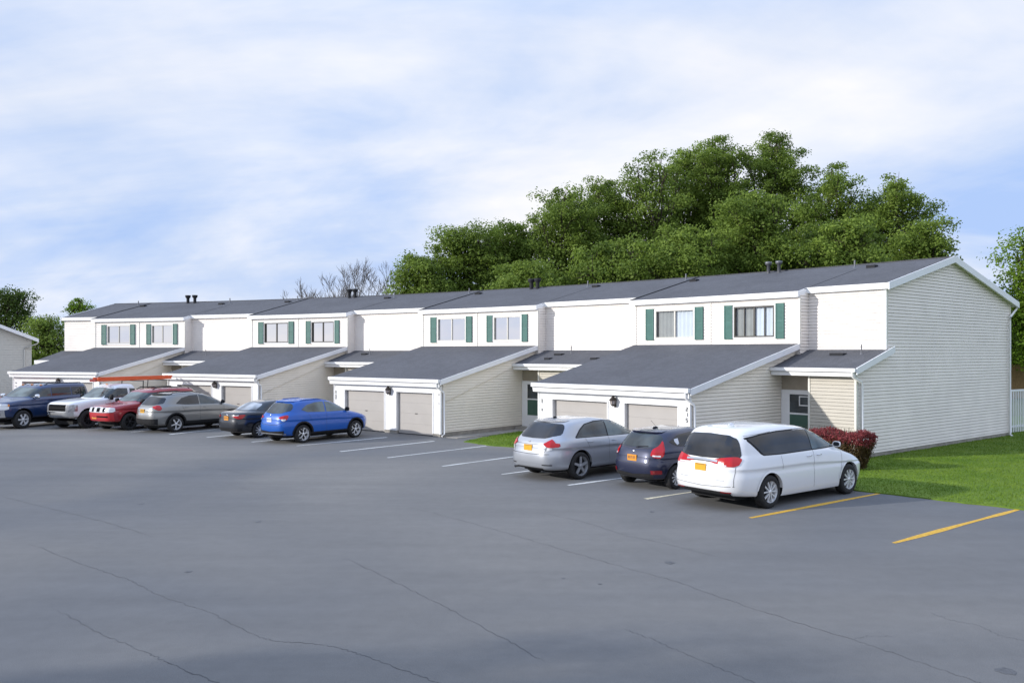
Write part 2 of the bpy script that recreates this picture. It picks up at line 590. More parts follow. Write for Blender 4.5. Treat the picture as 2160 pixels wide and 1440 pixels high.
def siding(mb, fixed, axis, sign, u0, u1, zb, zt, holes=(), lap=0.112, proud=0.0, colw=0.6, depth=0.022, gap=None):
    """lap siding with real steps.  axis 't': wall at t=fixed running along s; axis 's': wall at s=fixed running along t.
    zb, zt: floor and top of the wall as functions of u (or numbers)."""
    fb = zb if callable(zb) else (lambda u: zb)
    ft = zt if callable(zt) else (lambda u: zt)
    n = max(1, int(math.ceil(abs(u1 - u0) / colw)))
    us = set(u0 + (u1 - u0) * k / n for k in range(n + 1))
    for h in holes:
        us.add(h[0]); us.add(h[1])
    us = sorted(us)

    def P(u, off, z):
        o = fixed + sign * (proud + off)
        return HB_(u, o, z) if axis == 't' else HB_(o, u, z)
    if gap is None: gap = 0.011 if axis == 't' else 0.011
    if axis == 't': depth = min(depth, 0.010)
    for ua, ub in zip(us[:-1], us[1:]):
        if ub - ua < 1e-5: continue
        um = (ua + ub) / 2
        hz = [(h[2], h[3]) for h in holes if h[0] - 1e-6 <= um <= h[1] + 1e-6]
        lo, hi = min(fb(ua), fb(ub)), max(ft(ua), ft(ub))
        k = int(math.floor(lo / lap))
        while k * lap < hi:
            z0, z1 = k * lap, (k + 1) * lap
            k += 1
            segs = [(z0, z1)]
            for (a, b_) in hz:
                ns = []
                for (p, q) in segs:
                    if b_ <= p or a >= q:
                        ns.append((p, q)); continue
                    if a > p: ns.append((p, a))
                    if b_ < q: ns.append((b_, q))
                segs = ns
            for (p, q) in segs:
                pa, pb = max(p, min(fb(ua), q)), max(p, min(fb(ub), q))
                qa, qb = min(q, max(ft(ua), p)), min(q, max(ft(ub), p))
                if qa - pa < 1e-4 and qb - pb < 1e-4: continue

                def off(z):
                    f = (z - z0) / lap
                    return depth * (1 - f) + 0.002
                if p == z0:
                    # groove under the lap above, then the board
                    g = min(gap, q - p)
                    mb.face([P(ua, -0.03, pa), P(ub, -0.03, pb), P(ub, -0.03, min(pb + g, max(qb, pb))), P(ua, -0.03, min(pa + g, max(qa, pa)))])
                    pa2, pb2 = min(pa + g, max(qa, pa)), min(pb + g, max(qb, pb))
                    mb.face([P(ua, -0.03, pa2), P(ub, -0.03, pb2), P(ub, off(pb2), pb2), P(ua, off(pa2), pa2)])
                    pa, pb = pa2, pb2
                if qa - pa < 1e-4 and qb - pb < 1e-4: continue
                mb.face([P(ua, off(pa), pa), P(ub, off(pb), pb), P(ub, off(qb), qb), P(ua, off(qa), qa)])


def sbox(mb, s0, s1, t0, t1, z0, z1, mi=0):
    mb.box(s0, s1, t0, t1, z0, z1, mi, HB_, max(1, int(abs(s1 - s0) / 0.9)))


def slab(mb, s0, s1, t0, t1, zf, th=0.05, mi=0, nt_=1):
    """sloped sheet: z = zf(t) is its top"""
    n = max(1, int(math.ceil(abs(s1 - s0) / 0.9)))
    S = [s0 + (s1 - s0) * k / n for k in range(n + 1)]
    T = [t0 + (t1 - t0) * k / nt_ for k in range(nt_ + 1)]
    mb.grid([[HB_(s, t, zf(t)) for t in T] for s in S], mi, False)
    mb.grid([[HB_(s, t, zf(t) - th) for t in T] for s in S], mi, False)
    for t in (t0, t1):
        mb.grid([[HB_(s, t, zf(t) - d) for d in (0, th)] for s in S], mi, False)
    for s in (s0, s1):
        mb.grid([[HB_(s, t, zf(t) - d) for d in (0, th)] for t in T], mi, False)


def rake(mb, s0, s1, t0, t1, zf, up=0.02, h=0.22, mi=0):
    """board that follows the roof edge"""
    a = [(t0, zf(t0) + up), (t1, zf(t1) + up), (t1, zf(t1) + up - h), (t0, zf(t0) + up - h)]
    for s in (s0, s1):
        mb.face([HB_(s, t, z) for t, z in a], mi)
    for k in range(4):
        p, q = a[k], a[(k + 1) % 4]
        mb.face([HB_(s0, *p), HB_(s1, *p), HB_(s1, *q), HB_(s0, *q)], mi)


def hpart(name, mb, mats, label=None):
    o = mb.build(name, mats, house)
    if label: o['label'] = label
    return o


TOTAL = STARTS[3] + RWID[3] + BW + END

# --- main roof
mb = MB()
for k in range(4):
    s0 = STARTS[k]; s1 = s0 + RWID[k]; s2 = s1 + BW
    ra = -OH if k == 0 else s0 + 0.25
    slab(mb, ra, s1, -W_, -RC + E_ + 0.02, main_z, 0.05)
    slab(mb, s1, s2 + 0.25, -W_, E_ + 0.02, main_z, 0.05)
slab(mb, s2 + 0.25, TOTAL + OH, -W_, -RC + E_ + 0.02, main_z, 0.05)
slab(mb, -OH, TOTAL + OH, -D_ - 0.35, -W_, main_z, 0.05)
main_roof = hpart('main_roof', mb, [M['shingle']], 'dark grey shingle roof over the upper storey')
mb = MB()
sbox(mb, -OH, TOTAL + OH, -W_ - 0.12, -W_ + 0.12, HR_ - 0.026, HR_ + 0.012)
mb.build('ridge_cap', [M['shingle']], main_roof)
for k in range(4):
    s2 = STARTS[k] + RWID[k] + BW + 0.25
    mb = MB(); slab(mb, s2 - 0.05, s2 + 0.012, -W_ + 0.1, E_ + 0.02, lambda t: main_z(t) + 0.03, 0.04)
    mb.build('roof_seam', [M['ventmetal']], main_roof)
    s1 = STARTS[k] + RWID[k]
    mb = MB(); slab(mb, s1 - 0.015, s1 + 0.015, -W_ + 1.2, E_ - 0.4, lambda t: main_z(t) + 0.006, 0.02)
    mb.build('roof_seam', [M['ventmetal']], main_roof)

# --- upper fascia and gutters (each run its own part)
for k in range(4):
    s0 = STARTS[k]; s1 = s0 + RWID[k]; s2 = s1 + BW
    za = main_z(-RC + E_)
    ra = -OH if k == 0 else s0 + 0.25
    mb = MB(); sbox(mb, ra, s1, -RC + 0.022, -RC + E_ + 0.03, za - 0.19, za + 0.012); hpart('eave_fascia', mb, [M['trim']])
    mb = MB(); sbox(mb, s1 - 0.012, s2 + 0.25, 0.022, E_ + 0.03, HE - 0.19, HE + 0.012); hpart('eave_fascia', mb, [M['trim']])
    mb = MB(); rake(mb, s1 - 0.014, s1 + 0.02, -RC + E_ + 0.032, E_ + 0.03, main_z, 0.012, 0.19); hpart('eave_return', mb, [M['rakewhite']])
za = main_z(-RC + E_)
mb = MB(); sbox(mb, s2 + 0.25, TOTAL + OH, -RC + 0.022, -RC + E_ + 0.03, za - 0.19, za + 0.012); hpart('eave_fascia', mb, [M['trim']])

# --- gable rakes
for (sa, sb) in ((-OH - 0.03, -OH + 0.01), (TOTAL + OH - 0.01, TOTAL + OH + 0.03)):
    mb = MB()
    rake(mb, sa, sb, -W_, -RC + E_ + 0.05, main_z, 0.03, 0.235)
    rake(mb, sa, sb, -D_ - 0.37, -W_, main_z, 0.03, 0.235)
    hpart('gable_rake', mb, [M['rakewhite']])
mb = MB()
slab(mb, -OH, 0.02, -D_ - 0.3, -W_, lambda t: main_z(t) - 0.12, 0.02)
slab(mb, -OH, 0.02, -W_, -RC, lambda t: main_z(t) - 0.12, 0.02)
hpart('gable_soffit', mb, [M['corner']])
mb = MB(); sbox(mb, -OH, TOTAL + OH, -D_ - 0.46, -D_ - 0.35, main_z(-D_ - 0.35) - 0.16, main_z(-D_ - 0.35)); hpart('gutter', mb, [M['trim']])

# --- gable end walls, back wall


def gable_top(t):
    return min(main_z(t) - 0.06, main_z(t)) if t <= -RC else por_z(t) - 0.06


for sx, sg in ((0.0, -1), (TOTAL, 1)):
    mb = MB()
    siding(mb, sx, 's', sg, -D_, -RC, 0.14, lambda t: main_z(t) - 0.06, colw=0.45, gap=0.012, depth=0.018)
    siding(mb, sx, 's', sg, -RC, P_, 0.14, lambda t: por_z(t) - 0.06, colw=0.45, gap=0.012, depth=0.018)
    hpart('gable_wall', mb, [M['vinyl']])
    mb = MB(); sbox(mb, sx - 0.005 if sg > 0 else sx + 0.01, sx - 0.05 if sg > 0 else sx + 0.05, -D_, P_, -0.1, 0.15); hpart('foundation', mb, [M['found']])
mb = MB()
mb.grid([[HB_(s, -D_, z) for z in (0, main_z(-D_))] for s in np.linspace(0, TOTAL, 50)], 0, False)
hpart('back_wall', mb, [M['vinyl']])

# gable corner boards
for (t, za_, zb_) in ((-D_ + 0.05, 0.0, main_z(-D_) - 0.06), (P_ - 0.05, 0.1, por_z(P_) - 0.1), (-RC - 0.05, HPT + 0.03, main_z(-RC) - 0.1)):
    mb = MB(); sbox(mb, -0.028, 0.03, t - 0.05, t + 0.07, za_, zb_); hpart('corner_board', mb, [M['corner']])


# --- windows: (shutter, window, shutter) from the photo on the first bay, same offsets on all bays
def rel(px): return s_at(px, 0.0) - A0


WIN = []
for (a, b_, c, d, e, f, yt, yb) in ((1655, 1637.5, 1634, 1548.5, 1546, 1529, 645, 712), (1484, 1467, 1465, 1382.5, 1380, 1363.5, 653, 713)):
    sm = s_at((c + d) / 2, 0)
    WIN.append(dict(sh1=(rel(a), rel(b_)), win=(rel(c), rel(d)), sh2=(rel(e), rel(f)), z0=z_at(sm, 0, yb), z1=z_at(sm, 0, yt)))
zlo = sum(w['z0'] for w in WIN) / 2
zhi = sum(w['z1'] for w in WIN) / 2


def curtain_grid(mb, s0, s1, t, z0, z1, mi, amp=0.025):
    amp *= 0.45
    n = max(8, int((s1 - s0) / 0.035))
    rows = []
    for i in range(n + 1):
        s = s0 + (s1 - s0) * i / n
        o = amp * math.sin(i * 1.1 + s * 3) + amp * 0.5 * math.sin(i * 2.7)
        rows.append([HB_(s, t + o, z0), HB_(s, t + o, z1)])
    mb.grid(rows, mi, True)


def window(s0, s1, z0, z1, dark_frame, style):
    """sliding window set in the wall opening: frame, two panes, curtains behind"""
    fm = M['bronze'] if dark_frame else M['greyframe']
    mb = MB()
    w = 0.055
    sbox(mb, s0, s0 + w, -0.07, 0.03, z0, z1)
    sbox(mb, s1 - w, s1, -0.07, 0.03, z0, z1)
    sbox(mb, s0 + w, s1 - w, -0.07, 0.03, z0, z0 + w)
    sbox(mb, s0 + w, s1 - w, -0.07, 0.03, z1 - w, z1)
    mid = (s0 + s1) / 2
    sbox(mb, mid - 0.03, mid + 0.03, -0.06, 0.0, z0 + w, z1 - w)
    if style == 3:
        for q in (0.25, 0.75):
            ss = s0 + (s1 - s0) * q
            sbox(mb, ss - 0.015, ss + 0.015, -0.06, -0.01, z0 + w, z1 - w)
    fr = hpart('window', mb, [fm])
    for (pa, pb, tt) in ((s0 + w, mid, -0.035), (mid, s1 - w, -0.05)):
        mb = MB()
        mb.face([HB_(pa, tt, z0 + w), HB_(pb, tt, z0 + w), HB_(pb, tt, z1 - w), HB_(pa, tt, z1 - w)])
        mb.build('pane', [M['pane']], fr)
    mb = MB()
    # room box behind
    for pts in ([(s0, -0.5, z0), (s1, -0.5, z0), (s1, -0.5, z1), (s0, -0.5, z1)], [(s0, -0.07, z0), (s1, -0.07, z0), (s1, -0.5, z0), (s0, -0.5, z0)],
                [(s0, -0.07, z1), (s1, -0.07, z1), (s1, -0.5, z1), (s0, -0.5, z1)], [(s0, -0.07, z0), (s0, -0.5, z0), (s0, -0.5, z1), (s0, -0.07, z1)],
                [(s1, -0.07, z0), (s1, -0.5, z0), (s1, -0.5, z1), (s1, -0.07, z1)]):
        mb.face([HB_(*p) for p in pts])
    mb.build('room_recess', [M['dark']], fr)
    # larger s is the left as one looks at the front; the right half shows white curtain, the left a grey screened one
    mb = MB()
    L_ = s1 - s0
    curtain_grid(mb, s0 + 0.03, mid + 0.02, -0.075, z0 + 0.02, z1 - 0.02, 0)
    mb.build('curtain', [M['curtain']], fr)
    mb = MB()
    gap = {0: 0.0, 1: 0.05, 2: 0.03, 3: 0.0}[style]
    curtain_grid(mb, mid + 0.02, s1 - 0.03 - gap * L_, -0.082, z0 + 0.02, z1 - 0.02, 0)
    mb.build('curtain', [M['curtain'] if style == 0 else M['curtaingrey']], fr)
    # white casing
    mb = MB()
    c = 0.05
    sbox(mb, s0 - c, s1 + c, 0.0, 0.034, z0 - c, z0)
    sbox(mb, s0 - c, s1 + c, 0.0, 0.034, z1, z1 + c * 0.7)
    sbox(mb, s0 - c, s0, 0.0, 0.034, z0, z1)
    sbox(mb, s1, s1 + c, 0.0, 0.034, z0, z1)
    mb.build('casing', [M['trim']], fr)


STY = [[(True, 3), (False, 1)], [(False, 2), (False, 0)], [(True, 2), (True, 1)], [(False, 2), (False, 2)]]
GR0, GR1 = 0.165, -0.10
DOORW = s_at(1660, 0.2)

for k in range(4):
    s0 = STARTS[k]; s1 = s0 + RWID[k]; s2 = s1 + BW
    g0, g1 = s1 + GR0, s2 + GR1           # garage walls
    holes = []
    for w in WIN:
        holes.append((s1 + w['win'][0], s1 + w['win'][1], zlo, zhi))
    # bay wall
    mb = MB()
    siding(mb, 0.0, 't', 1, s1, s2, HB - 0.6, HE - 0.14, holes)
    siding(mb, s1, 's', -1, -RC, 0.0, HPT - 0.4, lambda t: main_z(t) - 0.14)
    siding(mb, s2, 's', 1, -RC, 0.0, HPT - 0.4, lambda t: main_z(t) - 0.14)
    hpart('bay_wall', mb, [M['vinyl']])
    # recess wall
    mb = MB()
    siding(mb, -RC, 't', 1, s0, s1, HPT - 0.3, main_z(-RC) - 0.14)
    hpart('upper_wall', mb, [M['vinyl']])
    for (ss, tt) in ((s1, 0.0), (s2, 0.0)):
        mb = MB(); sbox(mb, ss - 0.03, ss + 0.03, -0.05, 0.03, HB - 0.05, HE - 0.16); hpart('corner_board', mb, [M['corner']])
    sm = (s1 + s2) / 2 + 0.06
    mb = MB(); sbox(mb, sm - 0.02, sm + 0.02, 0.0, 0.03, HB - 0.05, HE - 0.16); hpart('wall_batten', mb, [M['corner']])
    if k == 0:
        mb = MB(); sbox(mb, -0.03, 0.06, -RC, -RC + 0.032, HPT - 0.05, main_z(-RC) - 0.16); hpart('corner_board', mb, [M['trim']])
    for j, w in enumerate(WIN):
        window(s1 + w['win'][0], s1 + w['win'][1], zlo, zhi, *STY[k][j])
        for sh in ('sh1', 'sh2'):
            a, b_ = sorted((s1 + w[sh][0], s1 + w[sh][1]))
            mb = MB()
            sbox(mb, a, b_, 0.02, 0.05, zlo - 0.06, zhi + 0.06)
            # louvres
            nl = 26
            for i in range(nl):
                z = zlo + (zhi - zlo) * (i + 0.2) / nl
                if abs(i - nl / 2) < 0.8: continue
                p = [(a + 0.05, 0.0505, z), (b_ - 0.05, 0.0505, z), (b_ - 0.05, 0.062, z + 0.006), (a + 0.05, 0.062, z + 0.006)]
                q = [(a + 0.05, 0.062, z + 0.006), (b_ - 0.05, 0.062, z + 0.006), (b_ - 0.05, 0.0505, z + 0.035), (a + 0.05, 0.0505, z + 0.035)]
                mb.face([HB_(*c) for c in p]); mb.face([HB_(*c) for c in q])
            for (x0_, x1_) in ((a, a + 0.045), (b_ - 0.045, b_)):
                sbox(mb, x0_, x1_, 0.05, 0.066, zlo - 0.058, zhi + 0.058)
            hpart('shutter', mb, [M['green']])

    # ---------------- garage wing
    mb = MB()
    slab(mb, g0 - OH, g1 + OH, -0.0, G_ + EB, gar_z, 0.06, 0, 2)
    hpart('garage_roof', mb, [M['shingle']])
    for sa, sb, up_ in ((g0 - OH - 0.03, g0 - OH + 0.006, 0.004), (g1 + OH - 0.004, g1 + OH + 0.009, -0.015)):
        mb = MB(); rake(mb, sa, sb, 0.03, G_ + EB + 0.004, gar_z, up_, 0.20); hpart('garage_rake', mb, [M['rakewhite']])
    for sa, sb in ((g0 - OH, g0 + 0.01), (g1 - 0.01, g1 + OH)):
        mb = MB(); slab(mb, sa, sb, 0.03, G_ + EB - 0.05, lambda t: gar_z(t) - 0.15, 0.02); hpart('soffit', mb, [M['trim']])
    mb = MB()
    sbox(mb, g0 - OH + 0.01, g1 + OH - 0.01, G_ + EB + 0.006, G_ + EB + 0.115, HG - 0.115, HG + 0.02)
    o = hpart('gutter', mb, [M['trim']])
    mb = MB()
    sbox(mb, g0 - OH + 0.04, g1 + OH - 0.04, G_ + EB - 0.05, G_ + EB + 0.03, HG - 0.29, HG - 0.135)
    sbox(mb, g0 - 0.05, g1 + 0.05, G_ + 0.03, G_ + EB - 0.05, HG - 0.285, HG - 0.27)
    hpart('garage_fascia', mb, [M['trim']])
    # front wall: doors from the photo of the first two wings
    if k == 0:
        dd = [(s_at(1430, G_), s_at(1318, G_)), (s_at(1281, G_), s_at(1166, G_))]
        off = g0
        DD = [(a - g0, b_ - g0) for a, b_ in dd]
        DTOP = z_at(s_at(1230, G_), G_, 845)
    dd = [(g0 + a, g0 + b_) for a, b_ in DD]
    zt = HG - 0.27
    mb = MB()
    edges = [g0] + [e for d in dd for e in d] + [g1]
    for i in range(0, len(edges), 2):
        sbox(mb, edges[i], edges[i + 1], G_ - 0.12, G_, 0.13, zt)
    for a, b_ in dd:
        sbox(mb, a, b_, G_ - 0.12, G_, DTOP, zt)
    gw = hpart('garage_front', mb, [M['trim']], 'white garage front between two taupe doors')
    for i in range(0, len(edges), 2):
        mb = MB(); sbox(mb, edges[i] + 0.01, edges[i + 1] - 0.01, G_ - 0.11, G_ - 0.015, -0.1, 0.135); mb.build('footing', [M['found']], gw)
    for a, b_ in dd:
        mb = MB()
        # jambs
        c = 0.045
        sbox(mb, a - c, a, G_, G_ + 0.022, 0.13, DTOP + c); sbox(mb, b_, b_ + c, G_, G_ + 0.022, 0.13, DTOP + c); sbox(mb, a, b_, G_, G_ + 0.022, DTOP, DTOP + c)
        mb.build('door_casing', [M['trim']], gw)
        mb = MB()
        hgt = DTOP - 0.02
        npan = 4
        for i in range(npan):
            za_, zb_ = 0.015 + hgt * i / npan, 0.015 + hgt * (i + 1) / npan - 0.003
            sbox(mb, a + 0.005, b_ - 0.005, G_ - 0.16, G_ - 0.115, za_, zb_)
        gd = hpart('garage_door', mb, [M['gdoor']])
        mb = MB(); sm = (a + b_) / 2
        sbox(mb, sm - 0.07, sm + 0.07, G_ - 0.115, G_ - 0.09, 0.86, 0.885); mb.build('handle', [M['blackmetal']], gd)
        mb = MB(); sbox(mb, a + 0.005, b_ - 0.005, G_ - 0.118, G_ - 0.105, 0.0, 0.03); mb.build('weather_strip', [M['black']], gd)
    # lamp between the doors
    ls = (dd[0][1] + dd[1][0]) / 2 + 0.03
    lz = HG - 0.50
    mb = MB()
    c = Vector(HB_(ls, G_ + 0.12, 0))
    mb.lathe([(0.012, lz + 0.19), (0.03, lz + 0.17), (0.045, lz + 0.14), (0.135, lz + 0.04), (0.13, lz + 0.025), (0.02, lz + 0.03)], 'z', 6, (c.x, c.y, 0), 0, False)
    mb.lathe([(0.085, lz - 0.10), (0.05, lz - 0.14), (0.02, lz - 0.16), (0.001, lz - 0.18)], 'z', 6, (c.x, c.y, 0), 0, False)
    sbox(mb, ls - 0.045, ls + 0.045, G_ + 0.001, G_ + 0.02, lz - 0.2, lz + 0.12)
    sbox(mb, ls - 0.012, ls + 0.012, G_ + 0.02, G_ + 0.12, lz + 0.15, lz + 0.175)
    for q in range(6):
        an = 2 * math.pi * q / 6
        mb.tube([(c.x + 0.10 * math.cos(an), c.y + 0.10 * math.sin(an), lz + 0.04), (c.x + 0.075 * math.cos(an), c.y + 0.075 * math.sin(an), lz - 0.11)], 0.007, 4)
    lamp = hpart('wall_lamp', mb, [M['lampbody']])
    mb = MB(); mb.lathe([(0.095, lz + 0.035), (0.07, lz - 0.10)], 'z', 6, (c.x, c.y, 0), 0, False); mb.build('lamp_glass', [M['lampglass']], lamp)
    # side walls of the wing
    for gs, sg in ((g0, -1), (g1, 1)):
        mb = MB()
        siding(mb, gs, 's', sg, 0.0, G_ - 0.03, 0.16, lambda t: gar_z(t) - 0.07, colw=0.35)
        gsw = hpart('garage_side_wall', mb, [M['creamvinyl']])
        mb = MB(); sbox(mb, gs + 0.01 * -sg, gs + 0.06 * -sg, 0.0, G_ - 0.01, -0.1, 0.165); mb.build('footing', [M['found']], gsw)
        mb = MB(); sbox(mb, gs - 0.03, gs + 0.03, G_ - 0.07, G_ + 0.018, 0.12, HG - 0.26); mb.build('corner_board', [M['trim']], gsw)
    if k > 0:
        # upper panel laid over the siding, with a slanting lower edge
        mb = MB()
        f_lo = lambda t: 2.78 + (1.36 - 2.78) * (t - 1.45) / (G_ - 0.1 - 1.45)
        siding(mb, g0, 's', -1, 1.45, G_ - 0.1, f_lo, lambda t: gar_z(t) - 0.07, proud=0.03, colw=0.2)
        n = 20
        for i in range(n):
            ta, tb = 1.45 + (G_ - 1.55) * i / n, 1.45 + (G_ - 1.55) * (i + 1) / n
            mb.face([HB_(g0 - 0.052, ta, f_lo(ta)), HB_(g0 - 0.052, tb, f_lo(tb)), HB_(g0, tb, f_lo(tb)), HB_(g0, ta, f_lo(ta))])
            mb.face([HB_(g0 - 0.052, ta, f_lo(ta)), HB_(g0 - 0.052, tb, f_lo(tb)), HB_(g0 - 0.052, tb, f_lo(tb) + 0.02), HB_(g0 - 0.052, ta, f_lo(ta) + 0.02)])
        hpart('upper_side_panel', mb, [M['creamvinyl']])
    # downspout at the right front corner
    mb = MB()
    dsp = [HB_(g0 - 0.02, G_ + EB + 0.06, HG - 0.10), HB_(g0 - 0.02, G_ + EB + 0.05, HG - 0.28), HB_(g0 - 0.07, G_ - 0.12, HG - 0.5), HB_(g0 - 0.085, G_ - 0.14, HG - 0.6), HB_(g0 - 0.085, G_ - 0.14, 0.12), HB_(g0 - 0.12, G_ + 0.02, 0.05)]
    mb.tube(dsp, 0.042, 6)
    hpart('downspout', mb, [M['trim']])
    # ---------------- porch: roof, wall, door
    pa = -OH if k == 0 else STARTS[k] + GR1 + OH + 0.04
    pb = g0 - 0.02
    mb = MB(); slab(mb, pa, pb, -RC, P_ + EBP, por_z, 0.05, 0, 2)
    pr = hpart('porch_roof', mb, [M['shingle']])
    mb = MB()
    sbox(mb, pa + 0.01, pb, P_ + EBP + 0.004, P_ + EBP + 0.10, HPE - 0.10, HPE + 0.015)
    hpart('gutter', mb, [M['trim']])
    mb = MB()
    sbox(mb, pa + 0.05, pb, P_ + EBP - 0.05, P_ + EBP + 0.02, HPE - 0.245, HPE - 0.115)
    sbox(mb, max(pa, 0.05), pb, P_ - 1.3, P_ + EBP - 0.05, HPE - 0.235, HPE - 0.22)
    hpart('porch_fascia', mb, [M['trim']])
    if k == 0:
        mb = MB(); rake(mb, -OH - 0.03, -OH + 0.006, -RC - 0.25, P_ + EBP + 0.01, por_z, 0.03, 0.21); hpart('porch_rake', mb, [M['rakewhite']])
    pst = STARTS[k] if k == 0 else STARTS[k] + GR1 + 0.1
    pw1 = s_at(1707, P_) if k == 0 else g0 - (A0 + GR0 - s_at(1707, P_))
    if k == 0:
        PW = g0 - pw1
    else:
        pw1 = g0 - PW
    mb = MB()
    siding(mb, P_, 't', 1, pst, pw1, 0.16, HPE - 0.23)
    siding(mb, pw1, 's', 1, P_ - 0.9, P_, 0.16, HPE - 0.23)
    pwall = hpart('porch_wall', mb, [M['shadevinyl']])
    mb = MB(); sbox(mb, pst, pw1, P_ - 0.1, P_ - 0.012, -0.1, 0.165); mb.build('footing', [M['found']], pwall)
    mb = MB(); sbox(mb, pw1 - 0.035, pw1 + 0.03, P_ - 0.05, P_ + 0.03, 0.1, HPE - 0.23); mb.build('corner_board', [M['corner']], pwall)
    if k == 0:
        mb = MB(); sbox(mb, -0.03, 0.04, P_ - 0.03, P_ + 0.03, 0.1, HPE - 0.24); mb.build('corner_board', [M['corner']], pwall)
    td = P_ - 0.42
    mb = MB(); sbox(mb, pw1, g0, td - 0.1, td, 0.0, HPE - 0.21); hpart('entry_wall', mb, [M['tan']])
    mb = MB()
    d0, d1 = pw1 + 0.06, g0 - 0.03
    zt_ = 2.13
    sbox(mb, d0, d1, td, td + 0.06, 0.02, zt_)
    ed = hpart('entry_door', mb, [M['trim']], 'white storm door with two panes over a green door')
    mb = MB()
    wl = d1 - d0
    q0, q1 = d0 + 0.1, d1 - wl * 0.27
    sbox(mb, q0, q1, td + 0.058, td + 0.066, 0.62, 1.30)
    mb.build('pane', [M['doorgreen']], ed)
    mb = MB()
    sbox(mb, q0, q1, td + 0.058, td + 0.066, 1.36, 1.98)
    mb.build('pane', [M['glass']], ed)
    if k == 0:
        mb = MB()
        a_, b_2, z_a, z_b = q0 + 0.02, q0 + 0.42, 1.60, 1.93
        for bx_ in ((a_, b_2, z_a, z_a + 0.035), (a_, b_2, z_b - 0.035, z_b), (a_, a_ + 0.035, z_a, z_b), (b_2 - 0.035, b_2, z_a, z_b)):
            sbox(mb, bx_[0], bx_[1], td + 0.066, td + 0.082, bx_[2], bx_[3])
        mb.build('small_frame', [M['trim']], ed)
    mb = MB(); sbox(mb, d0 - 0.02, d1 + 0.0, td + 0.06, P_ + 0.15, -0.05, 0.12); hpart('door_step', mb, [M['found']])

# far end lower roof
pa, pb = STARTS[3] + RWID[3] + BW + GR1 + OH + 0.04, TOTAL + OH
mb = MB(); slab(mb, pa, pb, -RC, P_ + EBP, por_z, 0.05, 0, 2); hpart('porch_roof', mb, [M['shingle']])
mb = MB(); sbox(mb, pa, pb, P_ + EBP, P_ + EBP + 0.10, HPE - 0.22, HPE + 0.015); hpart('gutter', mb, [M['trim']])
mb = MB(); siding(mb, P_, 't', 1, pa, TOTAL, 0.1, HPE - 0.2); hpart('porch_wall', mb, [M['vinyl']])
mb = MB(); siding(mb, -RC, 't', 1, pa - 0.06, TOTAL, HPT - 0.3, main_z(-RC) - 0.14); hpart('end_wall', mb, [M['vinyl']])

# gable downspouts
mb = MB()
mb.tube([HB_(-0.06, P_ + EBP + 0.06, HPE - 0.08), HB_(-0.06, P_ + EBP + 0.04, HPE - 0.25), HB_(-0.09, P_ - 0.15, HPE - 0.42), HB_(-0.095, P_ - 0.2, HPE - 0.55), HB_(-0.095, P_ - 0.2, 0.1), HB_(-0.14, P_ - 0.05, 0.04)], 0.045, 6)
hpart('downspout', mb, [M['trim']])
mb = MB()
zr = main_z(-D_ - 0.35)
mb.tube([HB_(-0.1, -D_ - 0.4, zr - 0.1), HB_(-0.1, -D_ - 0.36, zr - 0.25), HB_(-0.1, -D_ + 0.3, zr - 0.6), HB_(-0.095, -D_ + 0.33, zr - 0.75), HB_(-0.095, -D_ + 0.33, 0.1), HB_(-0.2, -D_ + 0.4, 0.03)], 0.045, 6)
hpart('downspout', mb, [M['trim']])

# house numbers at the garage corners
def seg_digits(mb, s, t, z, w, h, digits):
    SEG = {'2': 'abged', '1': 'bc', '5': 'afgcd', '3': 'abgcd'}
    for i, ch in enumerate(digits):
        zc = z - i * h * 1.32
        k_ = w * 0.26
        box = {'a': (s - w / 2, s + w / 2, zc + h / 2 - k_, zc + h / 2), 'g': (s - w / 2, s + w / 2, zc - k_ / 2, zc + k_ / 2), 'd': (s - w / 2, s + w / 2, zc - h / 2, zc - h / 2 + k_),
               'b': (s - w / 2, s - w / 2 + k_, zc, zc + h / 2), 'c': (s - w / 2, s - w / 2 + k_, zc - h / 2, zc), 'f': (s + w / 2 - k_, s + w / 2, zc, zc + h / 2), 'e': (s + w / 2 - k_, s + w / 2, zc - h / 2, zc)}
        for c in SEG[ch]:
            a, b_, z0, z1 = box[c]
            sbox(mb, a, b_, t, t + 0.012, z0, z1)


g0 = A0 + GR0
mb = MB(); seg_digits(mb, g0 + 0.10, G_ + 0.019, HG - 0.62, 0.075, 0.125, '215'); hpart('house_number', mb, [M['digit']])
for (px, pys, t) in ((1143.5, ((840.5, 849), (860, 866)), G_), (708.5, ((823, 829), (831, 841)), G_), (926.5, ((830, 834.5), (849, 852)), G_), (33.5, ((805.5, 808.5), (813, 815)), G_)):
    s = s_at(px, t)
    mb = MB()
    for (ya, yb) in pys:
        sbox(mb, s - 0.035, s + 0.035, t + 0.019, t + 0.03, z_at(s, t, yb), z_at(s, t, ya))
    hpart('number_plate', mb, [M['digitgrey']])


# roof furniture
def on_roof(px, t, zf):
    return s_at(px, t), zf(t)


def vent_pipe(px, t, h, r=0.035, zf=main_z, name='vent_pipe'):
    s, z = on_roof(px, t, zf)
    x, y, _ = HB_(s, t, 0)
    mb = MB(); mb.tube([(x, y, z - 0.1), (x, y, z + h)], r, 8)
    mb.lathe([(r * 2.6, z - 0.02), (r * 1.2, z + 0.05)], 'z', 10, (x, y, 0))
    hpart(name, mb, [M['ventgrey']])


